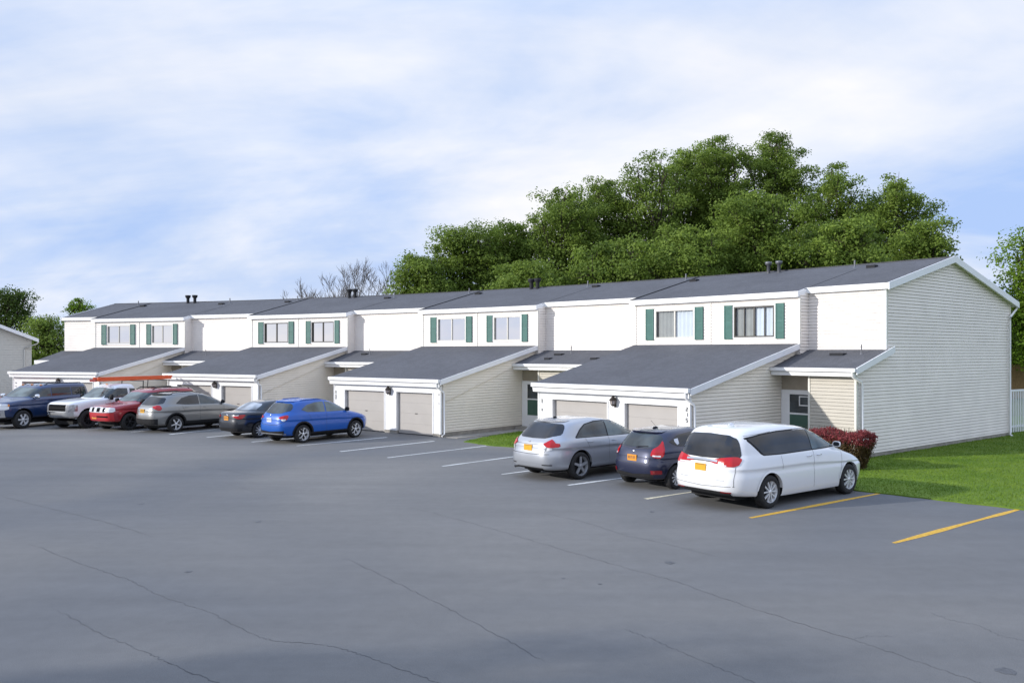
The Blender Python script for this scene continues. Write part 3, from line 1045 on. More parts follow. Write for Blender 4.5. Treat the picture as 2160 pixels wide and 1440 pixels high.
for px, t in ((292, -4.6), (485, -4.7), (628, -4.7), (832, -4.6), (990, -4.5), (1240, -4.6), (1447, -4.6), (1803, -4.6)):
    vent_pipe(px, t, 0.30)
for pxs in ((396.5, 411), (737, 749), (1121, 1134)):
    for px in pxs:
        s, z = on_roof(px, -4.95, main_z)
        x, y, _ = HB_(s, -4.95, 0)
        mb = MB()
        mb.lathe([(0.10, z - 0.1), (0.10, z + 0.30), (0.10, z + 0.32), (0.17, z + 0.40), (0.19, z + 0.52), (0.17, z + 0.54), (0.001, z + 0.54)], 'z', 12, (x, y, 0))
        hpart('chimney_pipe', mb, [M['ventmetal']])
for px in (1621, 1643):
    s, z = on_roof(px, -4.95, main_z)
    x, y, _ = HB_(s, -4.95, 0)
    mb = MB()
    mb.lathe([(0.07, z - 0.1), (0.07, z + 0.34), (0.13, z + 0.36), (0.15, z + 0.46), (0.13, z + 0.48), (0.001, z + 0.50)], 'z', 12, (x, y, 0))
    hpart('chimney_pipe', mb, [M['ventgrey']])
for px, t in ((303, -4.1), (468, -4.2), (608, -4.2), (818, -4.2), (1010, -4.2), (1258, -4.4), (1465, -4.2), (1840, -4.4)):
    s, z = on_roof(px, t, main_z)
    mb = MB(); sbox(mb, s - 0.16, s + 0.16, t - 0.12, t + 0.16, z - 0.04, z + 0.075); hpart('roof_vent', mb, [M['ventmetal']])
for px, t, w in ((1180, 0.1, 0.2), (1157, 0.75, 0.14), (1255, 0.7, 0.16), (770, 0.1, 0.16), (1768, 0.0, 0.24)):
    s, z = on_roof(px, t, por_z)
    mb = MB(); sbox(mb, s - w, s + w, t - 0.12, t + 0.14, z - 0.06, z + 0.05); hpart('roof_vent', mb, [M['ventmetal']])
for px, t in ((1205, -0.1), (780, 0.2), (434, 0.3), (1817, -0.05)):
    vent_pipe(px, t, 0.32, 0.022, por_z)

# ------------------------------------------------------------------ ground, lot, markings
def poly_sheet(name, pts, z, m_, th=0.0, parent=None):
    bm = bmesh.new()
    vs = [bm.verts.new((x, y, z)) for x, y in pts]
    f = bm.faces.new(vs)
    if th:
        r = bmesh.ops.extrude_face_region(bm, geom=[f])
        for v in r['geom']:
            if isinstance(v, bmesh.types.BMVert): v.co.z -= th
    bmesh.ops.recalc_face_normals(bm, faces=bm.faces)
    me = bpy.data.meshes.new(name)
    bm.to_mesh(me); bm.free()
    me.materials.append(m_)
    o = bpy.data.objects.new(name, me)
    COL.objects.link(o)
    if parent is not None: o.parent = parent
    return o


tag(poly_sheet('ground', [(-2500, -600), (2500, -600), (2500, 3000), (-2500, 3000)], -0.03, M['groundgreen']), kind='structure')
lot = poly_sheet('parking_lot', [(-90, -60), (70, -60), (70, 14), (30, 40), (0, 60), (-90, 66)], 0.0, M['asphalt'])
tag(lot, kind='structure')


def strip(name, pts, w, z, m_, jit=0.0, seed=0, parent=None, sub=1, taper=False):
    rnd = random.Random(seed)
    P = []
    for a, b_ in zip(pts[:-1], pts[1:]):
        for i in range(sub):
            f = i / sub
            P.append(Vector((a[0] + (b_[0] - a[0]) * f, a[1] + (b_[1] - a[1]) * f, 0)))
    P.append(Vector((*pts[-1], 0)))
    mb = MB()
    rows = []
    for i, p in enumerate(P):
        d = (P[min(i + 1, len(P) - 1)] - P[max(i - 1, 0)]).normalized()
        n = Vector((-d.y, d.x, 0))
        o = rnd.uniform(-jit, jit)
        ww = w * (rnd.uniform(0.5, 1.3) if jit else 1)
        if taper: ww *= max(0.15, min(1, min(i, len(P) - 1 - i) / 4))
        rows.append([(p + n * (o + ww / 2)).to_tuple()[:2] + (z,), (p + n * (o - ww / 2)).to_tuple()[:2] + (z,)])
    mb.grid(rows, 0, False)
    return mb.build(name, [m_], parent)


def pxl(*pts): return [px_ground(*p) for p in pts]


LINES = [((1582, 1092), (1857, 1040), 'yline'), ((1885, 1145), (2148, 1074), 'yline'),
         ((1362, 1052), None, 'cline'), ((1198, 1023), None, 'wline'), ((1058, 1000), None, 'wline'), ((933, 983), (1090, 962), 'wline'), ((817, 965), (1026, 940), 'wline'),
         ((718, 952), (916, 930), 'wline'), ((626, 940), (816, 922), 'wline'), ((531, 932), None, 'wline'), ((436, 922), None, 'wline'), ((357, 916), (457, 905), 'wline'), ((276, 911), None, 'wline')]
AZ = {1362: 52.5, 1198: 51.5, 1058: 49, 531: 40, 436: 38, 276: 33}
for a, b_, c in LINES:
    A_ = px_ground(*a)
    if b_ is None:
        az = R(AZ[a[0]])
        B_ = (A_[0] + 4.6 * math.sin(az), A_[1] + 4.6 * math.cos(az))
    else:
        B_ = px_ground(*b_)
    strip('parking_line', [A_, B_], 0.125, 0.004, M[c], parent=lot, sub=6, jit=0.006, seed=a[0])

CR = [([(0, 1045), (65, 1062), (200, 1095), (330, 1132)], .022), ([(60, 1145), (190, 1195), (280, 1225), (325, 1250), (450, 1295), (545, 1342), (580, 1352), (680, 1358), (740, 1373), (805, 1395), (925, 1440), (980, 1460)], .020),
      ([(120, 1285), (215, 1337), (310, 1375), (350, 1395), (460, 1440), (500, 1460)], .022), ([(725, 1175), (870, 1245), (950, 1285), (1080, 1355), (1150, 1395)], .020),
      ([(850, 1065), (965, 1095), (1080, 1127), (1260, 1180), (1430, 1227), (1580, 1280), (1795, 1347), (1930, 1392), (2060, 1437), (2120, 1460)], .018), ([(1795, 1347), (1830, 1340), (1890, 1342)], .010),
      ([(1115, 1075), (1230, 1100), (1325, 1130), (1400, 1145), (1530, 1177)], .016), ([(1315, 1325), (1370, 1345), (1450, 1380), (1595, 1440), (1640, 1460)], .015),
      ([(1955, 1290), (2005, 1307), (2060, 1317), (2110, 1340), (2160, 1350), (2200, 1360)], .013), ([(470, 1017), (550, 1040)], .012), ([(390, 980), (470, 990), (555, 1005)], .02)]
for i, (pts, w) in enumerate(CR):
    strip('crack', pxl(*pts), w * 0.5, 0.003, M['crack'], jit=0.022, seed=i + 7, parent=lot, sub=14, taper=True)
rs = random.Random(5)
for (x, y, r) in ((2122, 1415, 0.10), (1413, 1186, 0.09), (297, 1062, 0.09), (545, 1100, 0.07), (398, 1205, 0.06), (1375, 1079, 0.06), (1188, 1219, 0.03), (1265, 1231, 0.03)):
    cx, cy = px_ground(x, y)
    pts = [(cx + r * rs.uniform(0.6, 1.2) * math.cos(a), cy + r * rs.uniform(0.6, 1.3) * math.sin(a)) for a in np.linspace(0, 2 * math.pi, 12)[:-1]]
    poly_sheet('stain', pts, 0.0032, M['stain'], parent=lot)


# lawns: a soil sheet with short blades on it
def lawn(name, pts, z, label, dens, seed, near=None):
    rj = random.Random(seed)
    q = []
    for a, b_ in zip(pts, pts[1:] + pts[:1]):
        ln = math.dist(a, b_)
        n_ = max(1, int(ln / 0.22)) if ln < 16 else 1
        for i in range(n_):
            f = i / n_
            j = 0.045 if 0 < i else 0
            q.append((a[0] + (b_[0] - a[0]) * f + rj.uniform(-j, j), a[1] + (b_[1] - a[1]) * f + rj.uniform(-j, j)))
    pts = q
    tag_o = poly_sheet(name, pts, z, M['grass'], 0.12)
    tag(tag_o, kind='stuff')
    rng = np.random.default_rng(seed)
    P = np.array(pts)
    lo, hi = P.min(0), P.max(0)
    if near is not None: hi = np.minimum(hi, near)
    n = int((hi[0] - lo[0]) * (hi[1] - lo[1]) * dens)
    Q = lo + rng.random((n, 2)) * (hi - lo)
    ins = np.zeros(n, bool)
    for i in range(len(P)):
        x1, y1 = P[i]; x2, y2 = P[(i + 1) % len(P)]
        c = ((y1 > Q[:, 1]) != (y2 > Q[:, 1])) & (Q[:, 0] < (x2 - x1) * (Q[:, 1] - y1) / (y2 - y1 + 1e-12) + x1)
        ins ^= c
    Q = Q[ins]
    n = len(Q)
    a = rng.random(n) * 2 * math.pi
    h = 0.018 + 0.03 * rng.random(n)
    w = 0.005 + 0.006 * rng.random(n)
    lean = (rng.random((n, 2)) - 0.5) * 0.05
    V = np.zeros((n, 3, 3))
    V[:, 0, 0] = Q[:, 0] - w * np.cos(a); V[:, 0, 1] = Q[:, 1] - w * np.sin(a)
    V[:, 1, 0] = Q[:, 0] + w * np.cos(a); V[:, 1, 1] = Q[:, 1] + w * np.sin(a)
    V[:, 2, 0] = Q[:, 0] + lean[:, 0]; V[:, 2, 1] = Q[:, 1] + lean[:, 1]
    V[:, :, 2] = z - 0.002
    V[:, 2, 2] = z + h
    np_quads('grass_blades', V, [M['blade']], tag_o, nper=3)
    return tag_o


def BX(s, t): return B(s, t, 0)[:2]


e1 = px_ground(1857, 1041); e2 = px_ground(2160, 1076)
dx, dy = e2[0] - e1[0], e2[1] - e1[1]
lawn('grass', [(8.15, 20.75), e1, e2, (e2[0] + dx * 4, e2[1] + dy * 4), (46, 16), (44, 46), (26, 44), BX(0, -D_), BX(0, P_), BX(0.0, P_ + 0.7), BX(1.4, P_ + 1.3), (8.6, 23.3)], 0.03, '', 520, 3, near=(27, 38))
lawn('grass', pxl((978, 932), (1008, 925.5), (1040, 919), (1094, 910.5)) + [BX(STARTS[1] + GR1 + 0.25, P_ + 0.9), BX(STARTS[1] + GR1 + 0.12, G_ - 0.1)] + pxl((1100, 944), (1045, 941)), 0.03, '', 520, 4)
wk = poly_sheet('path', [BX(STARTS[1] + A + 0.05, G_ - 0.1), BX(STARTS[1] + A + 0.05, P_), BX(STARTS[1] + 0.3, P_), BX(STARTS[1] + 0.3, P_ + 1.0), BX(STARTS[1] + A - 0.9, P_ + 1.2), BX(STARTS[1] + A - 0.75, G_ - 0.1)], 0.02, M['found'], 0.05)
tag(wk, kind='structure')

# ------------------------------------------------------------------ vegetation
def leaf_quads(rng, C, Rr, n, size, flat=0.65, shell=0.5):
    """n leaf quads in an ellipsoid around C"""
    d = rng.normal(size=(n, 3))
    d /= np.linalg.norm(d, axis=1)[:, None]
    r = rng.random(n) ** shell
    p = C + d * r[:, None] * np.array([Rr, Rr, Rr * flat])
    nrm = d * 0.7 + rng.normal(size=(n, 3)) * 0.55 + np.array([0, 0, 0.35])
    nrm /= np.linalg.norm(nrm, axis=1)[:, None]
    t = np.cross(nrm, rng.normal(size=(n, 3)))
    t /= np.linalg.norm(t, axis=1)[:, None]
    b_ = np.cross(nrm, t)
    s = size * (0.6 + 0.8 * rng.random(n))
    V = np.empty((n, 4, 3))
    V[:, 0] = p - t * s[:, None] * 0.5
    V[:, 1] = p + b_ * s[:, None] * 0.32
    V[:, 2] = p + t * s[:, None] * 0.5
    V[:, 3] = p - b_ * s[:, None] * 0.32
    return V


def tree(name, label, base, H, rx, zb, seed, m_='leaf', clumps=34, leaves=1350, lsize=0.185, cr=(1.3, 2.3), group=None, conical=0.0, cat='tree', lean=0.0, trunk=0.28, sx=1.0, fill=0.75):
    """base (x, y), height H, crown half width rx, crown bottom zb"""
    rng = np.random.default_rng(seed)
    root = empty(name, (base[0], base[1], 0))
    tag(root, label, cat, group)
    zc, hz = (zb + H) / 2, (H - zb) / 2
    Cs = []
    for i in range(clumps):
        for _ in range(40):
            d = rng.normal(size=3); d /= np.linalg.norm(d)
            d = np.sign(d) * np.abs(d) ** 0.75
            r = rng.random() ** 0.40
            p = np.array([d[0] * rx * r * sx, d[1] * rx * r * 0.9, zc + d[2] * hz * r])
            f = (p[2] - zb) / (H - zb)
            lim = rx * (1 - conical * max(0, f) ** 1.1)
            if math.hypot(p[0], p[1]) > lim: continue
            R_ = rng.uniform(*cr) * (1.1 - 0.22 * f)
            if all(np.linalg.norm((p - q[0]) * np.array([1, 1, 1.3])) > 0.62 * (R_ + q[1]) * 0.62 for q in Cs): break
        p[2] = min(p[2], H - R_ * 0.55)
        Cs.append((p, R_))
    # the leader reaches the top
    Cs.append((np.array([lean, 0, H - 0.9]), 1.3))
    Vs, tn = [], []
    for (c, r) in Cs:
        nsub = max(3, int(5 * r / cr[1]) + 2)
        tone = np.clip(rng.normal(0.48, 0.2), 0.05, 0.95)
        for _ in range(nsub):
            d = rng.normal(size=3); d /= np.linalg.norm(d)
            cc = c + d * r * 0.62 * np.array([1, 1, 0.6])
            n = int(leaves * (r / cr[1]) ** 2 / nsub * rng.uniform(0.7, 1.3))
            n = max(n, 30)
            Vs.append(leaf_quads(rng, cc, r * rng.uniform(0.42, 0.66), n, lsize, 0.6))
            tn.append(np.clip(tone + rng.normal(0, 0.10) + rng.normal(0, 0.07, n), 0, 1))
        # stray sprays
        pass
    nin = int(70 * leaves / 1050 * len(Cs) * fill)
    for (c, r) in Cs:
        c2 = np.array([c[0] * .72, c[1] * .72, zc + (c[2] - zc) * .78])
        V_ = leaf_quads(rng, c2, r * 1.15, int(nin * 3 / len(Cs)) + 8, lsize * 1.25, 0.8, 0.4)
        Vs.append(V_); tn.append(np.clip(0.38 + rng.normal(0, 0.16, len(V_)), 0, 1))
    np_quads('crown', np.concatenate(Vs), [M[m_]], root, np.concatenate(tn))
    mb = MB()
    th = zb + (H - zb) * 0.55
    pts = [(0, 0, -0.2)]
    x = y = 0.0
    for q in range(1, 6):
        x += rng.normal(0, 0.12); y += rng.normal(0, 0.12)
        pts.append((x, y, th * q / 5))
    mb.tube(pts, [trunk * (1 - 0.13 * q) for q in range(6)], 8)
    for (c, r) in Cs:
        f = min(0.95, max(0.25, (c[2] - 0.35 * math.hypot(c[0], c[1]) - 0.5) / th)) if th > 0 else 0.5
        q = f * 5; k = int(q); k2 = min(5, k + 1)
        st = np.array(pts[k]) * (1 - (q - k)) + np.array(pts[k2]) * (q - k)
        md = (st + c) / 2 + rng.normal(0, 0.25, 3) + np.array([0, 0, -0.25])
        mb.tube([tuple(st), tuple(md), tuple(c)], [trunk * 0.36, trunk * 0.22, 0.035], 5, cap=False)
        for _ in range(3):
            e = c + np.clip(rng.normal(size=3), -1, 1) * r * 0.42
            mb.tube([tuple(md * 0.4 + c * 0.6), tuple(e)], [0.045, 0.012], 4, cap=False)
    mb.build('trunk', [M['barkg']], root)
    return root


def px_tree(name, label, px, py, halfpx, depth, seed, zb=4.5, **kw):
    X = (px - 1080) / FPX * depth
    H = CAMH + (HOR - py) / FPX * depth
    return tree(name, label, (X, depth), H, halfpx / FPX * depth, zb, seed, **kw)


GT = 'tall trees behind the townhouse roof'
px_tree('leafy_tree', 'small leafy tree at the left end of the tree line behind the roof', 890, 530, 55, 68, 11, zb=3.5, group=GT, clumps=30)
px_tree('leafy_tree', 'rounded green tree behind the roof, second from the left end of the tree line', 985, 474, 68, 70, 12, group=GT, clumps=38)
px_tree('leafy_tree', 'broad green tree behind the roof above the pair of grey chimney pipes', 1090, 466, 66, 73, 13, group=GT, clumps=40)
px_tree('leafy_tree', 'airy green tree with sky gaps, left of the step up in the tree line', 1190, 388, 78, 71, 14, group=GT, clumps=46)
px_tree('leafy_tree', 'green tree with visible dark limbs, just left of the taller open crowned tree', 1280, 372, 66, 74, 15, group=GT, clumps=44)
px_tree('leafy_tree', 'tall open crowned tree with sky showing through its upper branches', 1375, 312, 74, 72, 16, group=GT, clumps=52, leaves=800)
px_tree('leafy_tree', 'tall dense green tree left of the highest treetop', 1515, 284, 74, 75, 17, group=GT, clumps=56)
px_tree('leafy_tree', 'tallest green tree at the summit of the tree line', 1630, 271, 78, 76, 18, group=GT, clumps=60)
px_tree('leafy_tree', 'wide dark green tree on the right slope of the tree line', 1755, 334, 84, 73, 19, group=GT, clumps=56)
px_tree('leafy_tree', 'feathery green tree near the right end of the tree line', 1885, 368, 68, 71, 20, group=GT, clumps=44)
px_tree('leafy_tree', 'shorter green tree at the right end of the tree line beside the roof peak', 1950, 462, 50, 66, 21, group=GT, clumps=34)
px_tree('leafy_tree', 'green tree filling the dip between the open crowned tree and the dense tall one', 1448, 304, 62, 77, 22, group=GT, clumps=46)
GF = 'lower trees in front of the tree line'
px_tree('bushy_tree', 'lower bushy green tree in front of the open crowned tree', 1290, 500, 80, 60, 31, zb=3, group=GF, clumps=36)
px_tree('bushy_tree', 'lighter bushy tree in the middle of the tree line just above the roof', 1460, 470, 85, 59, 32, zb=3, group=GF, clumps=46, m_='leaf')
px_tree('bushy_tree', 'dense bushy tree below the highest treetop', 1590, 400, 80, 61, 33, zb=3, group=GF, clumps=50)
px_tree('bushy_tree', 'bright bushy tree low in the right part of the tree line', 1770, 455, 90, 59, 34, zb=3, group=GF, clumps=48)
px_tree('bushy_tree', 'low bushy tree in the left part of the tree line', 1110, 545, 70, 61, 35, zb=3, group=GF, clumps=32)
# left side
px_tree('dark_tree', 'dark green tree standing behind the grey building at the left edge', 20, 606, 62, 84, 41, zb=1.0, m_='leafdark', clumps=60, conical=0.45, leaves=500)
px_tree('leafy_tree', 'green tree filling the gap between grey building and townhouse end', 105, 662, 36, 74, 42, zb=0.3, clumps=40, leaves=420)
px_tree('leafy_tree', 'light green treetop peeking over the far end of the townhouse roof', 172, 625, 34, 84, 43, zb=3.5, m_='leafbright', clumps=26, cr=(0.6, 1.2), leaves=200)
# right side
px_tree('bright_tree', 'bright green tree at the right edge beyond the gable wall', 2192, 474, 62, 60, 44, zb=2.0, m_='leafbright', clumps=70, leaves=520)
px_tree('dark_tree', 'dark green bushy tree low behind the brown fence', 2165, 660, 60, 66, 45, zb=0.3, m_='leafdark', clumps=36)


# unseen trees added left of the frame only to shade the near asphalt
for i, (x, y, h, rx, sd_) in enumerate(((-24, -6, 9.5, 3.8, 61), (-23, 0.8, 9.0, 3.4, 62))):
    tree('added_shade_tree', ('taller round tree added out of view at left to shade the lot', 'shorter round tree added out of view at left to shade the lot')[i], (x, y), h, rx, 2.4, sd_, clumps=44, leaves=520, lsize=0.34, group='unseen trees added to shade the lot')


def bare_tree(label, px, py, depth, spread, seed, n0=5):
    rng = random.Random(seed)
    X = (px - 1080) / FPX * depth
    H = CAMH + (HOR - py) / FPX * depth
    root = empty('bare_tree', (X, depth, 0))
    tag(root, label, 'tree', 'leafless trees behind the roof')
    mt, mbr = MB(), MB()
    fork = H * 0.38
    mt.tube([(0, 0, -0.2), (0.1, 0, fork * 0.5), (0, 0.05, fork)], [0.2, 0.16, 0.13], 7)

    def grow(p, d, ln, r, lev):
        pts = [p]
        q = p
        dd = d
        for k in range(3):
            dd = (dd + Vector((rng.gauss(0, .12), rng.gauss(0, .12), rng.gauss(0.05, .08)))).normalized()
            q = q + dd * ln / 3
            pts.append(q)
        r = max(r, .014)
        mbr.tube(pts, [r, r * .85, r * .7, r * .55], 5 if lev < 2 else 3, cap=False)
        if lev >= 4: return
        for k in range(rng.choice((2, 3)) if lev < 3 else 2):
            f = rng.uniform(0.35, 1.0)
            b_ = pts[1] + (pts[3] - pts[1]) * f
            nd = (dd + Vector((rng.gauss(0, .42), rng.gauss(0, .38), rng.gauss(0.12, .25)))).normalized()
            grow(b_, nd, ln * rng.uniform(.5, .72), r * .52, lev + 1)
        grow(pts[3], dd, ln * .62, r * .5, lev + 1)
    for k in range(n0):
        a = 2 * math.pi * k / n0 + rng.uniform(-.3, .3)
        d = Vector((math.cos(a) * spread, math.sin(a) * spread, 1)).normalized()
        grow(Vector((0, 0.05, fork * rng.uniform(.75, 1))), d, (H - fork) * 0.46, 0.07, 0)
    mt.build('trunk', [M['barkbare']], root)
    mbr.build('branches', [M['barkbare']], root)


bare_tree('low spreading bare tree behind the ridge, leftmost of the leafless trees', 685, 580, 78, 0.62, 3, 6)
bare_tree('tallest leafless tree with upright twigs behind the middle chimney pipes', 742, 552, 78, 0.42, 9)
bare_tree('thin leafless tree beside the left end of the green tree line', 830, 560, 76, 0.35, 15, 3)

# red hedge in front of the entrance of the end house
hb = px_ground(1800, 985)
hedge = empty('red_hedge', (9.52, 24.62, 0))
tag(hedge, 'clipped barberry hedge with red top and brown lower leaves beside gable wall', 'hedge')
rng = np.random.default_rng(77)
th = PHI
ax = np.array([math.cos(th), -math.sin(th), 0])      # to the right along the front
ay = np.array([math.sin(th), math.cos(th), 0])
HL, HW_, HH = 1.02, 0.46, 1.02
n = 26000
u = rng.random((n, 3))
loc = np.empty((n, 3))
face = rng.random(n)
loc[:, 0] = (u[:, 0] * 2 - 1) * HL
loc[:, 1] = (u[:, 1] * 2 - 1) * HW_
loc[:, 2] = u[:, 2] ** 0.7 * HH
sel = face < 0.8
k_ = rng.integers(0, 5, n)
loc[sel & (k_ == 0), 2] = HH + rng.normal(0, 0.035, (sel & (k_ == 0)).sum())
for kk, ax_i, sg, lim in ((1, 0, -1, HL), (2, 0, 1, HL), (3, 1, -1, HW_), (4, 1, 1, HW_)):
    mk = sel & (k_ == kk)
    loc[mk, ax_i] = sg * (lim + rng.normal(0, 0.035, mk.sum()))
taper = 0.80 + 0.20 * np.clip(loc[:, 2] / 0.9, 0, 1)
loc[:, 0] *= taper; loc[:, 1] *= taper
bul = 0.05 * np.sin(loc[:, 0] * 5.1 + loc[:, 2] * 3) + 0.04 * np.sin(loc[:, 1] * 7 + loc[:, 0] * 2.3)
loc[:, 2] += np.where(loc[:, 2] > 0.9, bul, 0)
loc[:, 0] += bul * 0.6
P3 = loc[:, :1] * ax + loc[:, 1:2] * ay + np.array([0, 0, 1]) * loc[:, 2:3]
dn = rng.normal(size=(n, 3)); dn /= np.linalg.norm(dn, axis=1)[:, None]
t_ = np.cross(dn, rng.normal(size=(n, 3))); t_ /= np.linalg.norm(t_, axis=1)[:, None]
b2 = np.cross(dn, t_)
s_ = 0.032 + 0.03 * rng.random((n, 1))
V = np.stack([P3 - t_ * s_ * .5, P3 + b2 * s_ * .35, P3 + t_ * s_ * .5, P3 - b2 * s_ * .35], 1)
redline = 0.80 + 0.05 * np.sin(loc[:, 0] * 3.3 + 1) + rng.normal(0, 0.07, n)
mi = np.where(loc[:, 2] > redline, 0, 1)
np_quads('leaves', V, [M['leafred'], M['leafbrown']], hedge, np.clip(rng.normal(.5, .25, n), 0, 1), mi)
mb = MB()
rs = random.Random(4)
for i in range(46):
    x, y = rs.uniform(-HL, HL) * .75, rs.uniform(-HW_, HW_) * .75
    p0 = ax * x + ay * y
    p1 = p0 + np.array([rs.gauss(0, .15), rs.gauss(0, .15), rs.uniform(.7, 1.2)])
    mb.tube([tuple(p0 + np.array([0, 0, -0.05])), tuple((p0 + p1) / 2 + np.array([rs.gauss(0, .05), rs.gauss(0, .05), 0])), tuple(p1)], [0.012, 0.009, 0.005], 4)
for i in range(40):
    x, y = rs.uniform(-HL, HL) * .95, rs.uniform(-HW_, HW_) * .9
    p0 = ax * x + ay * y + np.array([0, 0, 1.0])
    mb.tube([tuple(p0), tuple(p0 + np.array([rs.gauss(0, .04), rs.gauss(0, .04), rs.uniform(.1, .24)]))], [0.005, 0.003], 4)
mb.build('stems', [M['barkg']], hedge)

# ------------------------------------------------------------------ fences, neighbour building
pf = empty('picket_fence', (20.75, 34.75, 0))
tag(pf, 'white vertical picket fence meeting the rear corner of the gable wall', 'fence')
dr = Vector((0.83, 0.557, 0))
nr = Vector((-dr.y, dr.x, 0))


def fbox(mb, a, b_, w, z0, z1, off=0.0):
    p = dr * a + nr * (off - w / 2); q = dr * b_ + nr * (off - w / 2); r_ = dr * b_ + nr * (off + w / 2); s_ = dr * a + nr * (off + w / 2)
    ring = [p, q, r_, s_]
    lo = [(v.x, v.y, z0) for v in ring]; hi = [(v.x, v.y, z1) for v in ring]
    mb.face(lo[::-1]); mb.face(hi)
    for i in range(4):
        j = (i + 1) % 4
        mb.face([lo[i], lo[j], hi[j], hi[i]])


for i in range(56):
    if i % 14 == 0:
        mb = MB(); fbox(mb, i * 0.15 - 0.02, i * 0.15 + 0.09, 0.10, 0, 1.84); mb.build('post', [M['picket']], pf)
mb = MB()
for i in range(56):
    if i % 14: fbox(mb, i * 0.15, i * 0.15 + 0.06, 0.016, 0.06, 1.76)
o = mb.build('pickets', [M['picket']], pf)
for z in (0.25, 1.76):
    mb = MB(); fbox(mb, 0, 8.4, 0.05, z, z + 0.08, 0.045 if z < 1 else 0); mb.build('rail', [M['picket']], pf)

wf = empty('wooden_fence', (30, 62, 0))
tag(wf, 'tall weathered brown board fence far behind the white pickets', 'fence')
mb = MB()
rs = random.Random(8)
for i in range(120):
    x = i * 0.15
    mb.box(x, x + 0.14, -0.012 + rs.uniform(-.006, .006), 0.012, 0, 2.5 + rs.uniform(-.03, .03))
mb.build('boards', [M['pinewood']], wf)
for z in (0.4, 1.3, 2.2):
    mb = MB(); mb.box(0, 18, 0.014, 0.06, z, z + 0.09); mb.build('rail', [M['pinewood']], wf)
for i in range(8):
    mb = MB(); mb.box(i * 2.5, i * 2.5 + 0.1, 0.062, 0.16, -0.2, 2.4); mb.build('post', [M['pinewood']], wf)

nb = empty('neighbour_house', (-33.45, 58, 0), R(36))
tag(nb, 'grey gabled building cut off by the left edge of the picture', 'house')
# gable end faces the lot: from the eave at right up to a ridge beyond the frame
zf_ = lambda x: 4.42 + (-x) * 0.42
mb = MB()
W2 = 5.0
for z in np.arange(0, 6.6, 0.115):
    z1 = z + 0.115
    # width of the gable at this height
    def xr(zz): return 0.0 if zz <= 4.40 else -(zz - 4.40) / 0.42
    a0_, a1_ = xr(z), xr(z1)
    l0, l1 = -2 * W2 - a0_, -2 * W2 - a1_
    if a1_ < -W2: break
    mb.face([(l0, -0.018, z + 0.008), (a0_, -0.018, z + 0.008), (a1_, 0, z1), (l1, 0, z1)])
    mb.face([(l0, 0, z), (a0_, 0, z), (a0_, -0.018, z + 0.008), (l0, -0.018, z + 0.008)])
mb.face([(0, 0, 0), (0, 14, 0), (0, 14, 4.42), (0, 0, 4.42)])
mb.build('wall', [M['greywall']], nb)
mb = MB()
for sgn in (0, 1):
    f = (lambda x: x) if not sgn else (lambda x: -2 * W2 - x)
    for dz in (0.05, 0.0):
        mb.face([(f(0.38), -0.35, 4.26 + dz), (f(-W2), -0.35, 4.26 + dz + (W2 + .38) * .42), (f(-W2), 14.3, 4.26 + dz + (W2 + .38) * .42), (f(0.38), 14.3, 4.26 + dz)])
mb.build('roof', [M['shingle']], nb)
mb = MB()
for f in ((lambda x: x), (lambda x: -2 * W2 - x)):
    a = [(0.40, 4.34), (-W2, 4.34 + (W2 + .40) * .42), (-W2, 4.10 + (W2 + .40) * .42), (0.40, 4.10)]
    for yy in (-0.39, -0.352):
        mb.face([(f(x), yy, z) for x, z in a])
    for i in range(4):
        p, q = a[i], a[(i + 1) % 4]
        mb.face([(f(p[0]), -0.39, p[1]), (f(q[0]), -0.39, q[1]), (f(q[0]), -0.352, q[1]), (f(p[0]), -0.352, p[1])])
mb.build('rake_board', [M['rakewhite']], nb)
mb = MB(); mb.tube([(0.35, -0.36, 4.1), (0.3, -0.3, 4.0), (-0.42, -0.06, 3.7), (-0.45, -0.06, 3.6), (-0.45, -0.06, 0.1)], 0.045, 6); mb.build('downspout', [M['greywall']], nb)


# ------------------------------------------------------------------ vehicles
# local axes: x forward, y left, z up
def ring_points(xr, xf, hw, n, zc):
    cx, a = (xf + xr) / 2, (xf - xr) / 2
    q = 0.5 ** (1 / n)
    NS, NE = 26, 12
    pts = []
    g = lambda v: max(0.0, 1 - abs(v) ** n) ** (1 / n)
    for i in range(NE): e = -q + 2 * q * i / NE; pts.append((g(e), e))          # front, right to left
    for i in range(NS): e = q - 2 * q * i / NS; pts.append((e, g(e)))           # left side, front to rear
    for i in range(NE): e = q - 2 * q * i / NE; pts.append((-g(e), e))          # rear
    for i in range(NS): e = -q + 2 * q * i / NS; pts.append((e, -g(e)))         # right side
    zx = [p[0] for p in zc]; zz = [p[1] for p in zc]
    out = []
    for (u, v) in pts:
        x = cx + a * u
        out.append((x, hw * v, float(np.interp(x, zx, zz))))
    return out


def norm_rings(rs_):
    out = []
    for (xr, xf, hw, n, zc) in rs_:
        if not isinstance(zc, (list, tuple)): zc = [(0, zc)]
        out.append((xr, xf, hw, n, zc))
    return out


def crease(rs_, k=3, a=.62, b_=.86, d=.014):
    """shoulder line: the flank tucks in a little below the ring after k"""
    rs_ = norm_rings(rs_)
    p, q = rs_[k], rs_[k + 1]

    def mixr(f, w):
        xs = [-3, -1.5, 0, 1.5, 3]
        zi = lambda r, x: float(np.interp(x, [c[0] for c in r[4]], [c[1] for c in r[4]]))
        return (p[0] + (q[0] - p[0]) * f, p[1] + (q[1] - p[1]) * f, (p[2] + (q[2] - p[2]) * f) * w, p[3] + (q[3] - p[3]) * f, [(x, zi(p, x) * (1 - f) + zi(q, x) * f) for x in xs])
    return rs_[:k + 1] + [mixr(a, 1 - d), mixr(b_, 1.0)] + rs_[k + 1:]


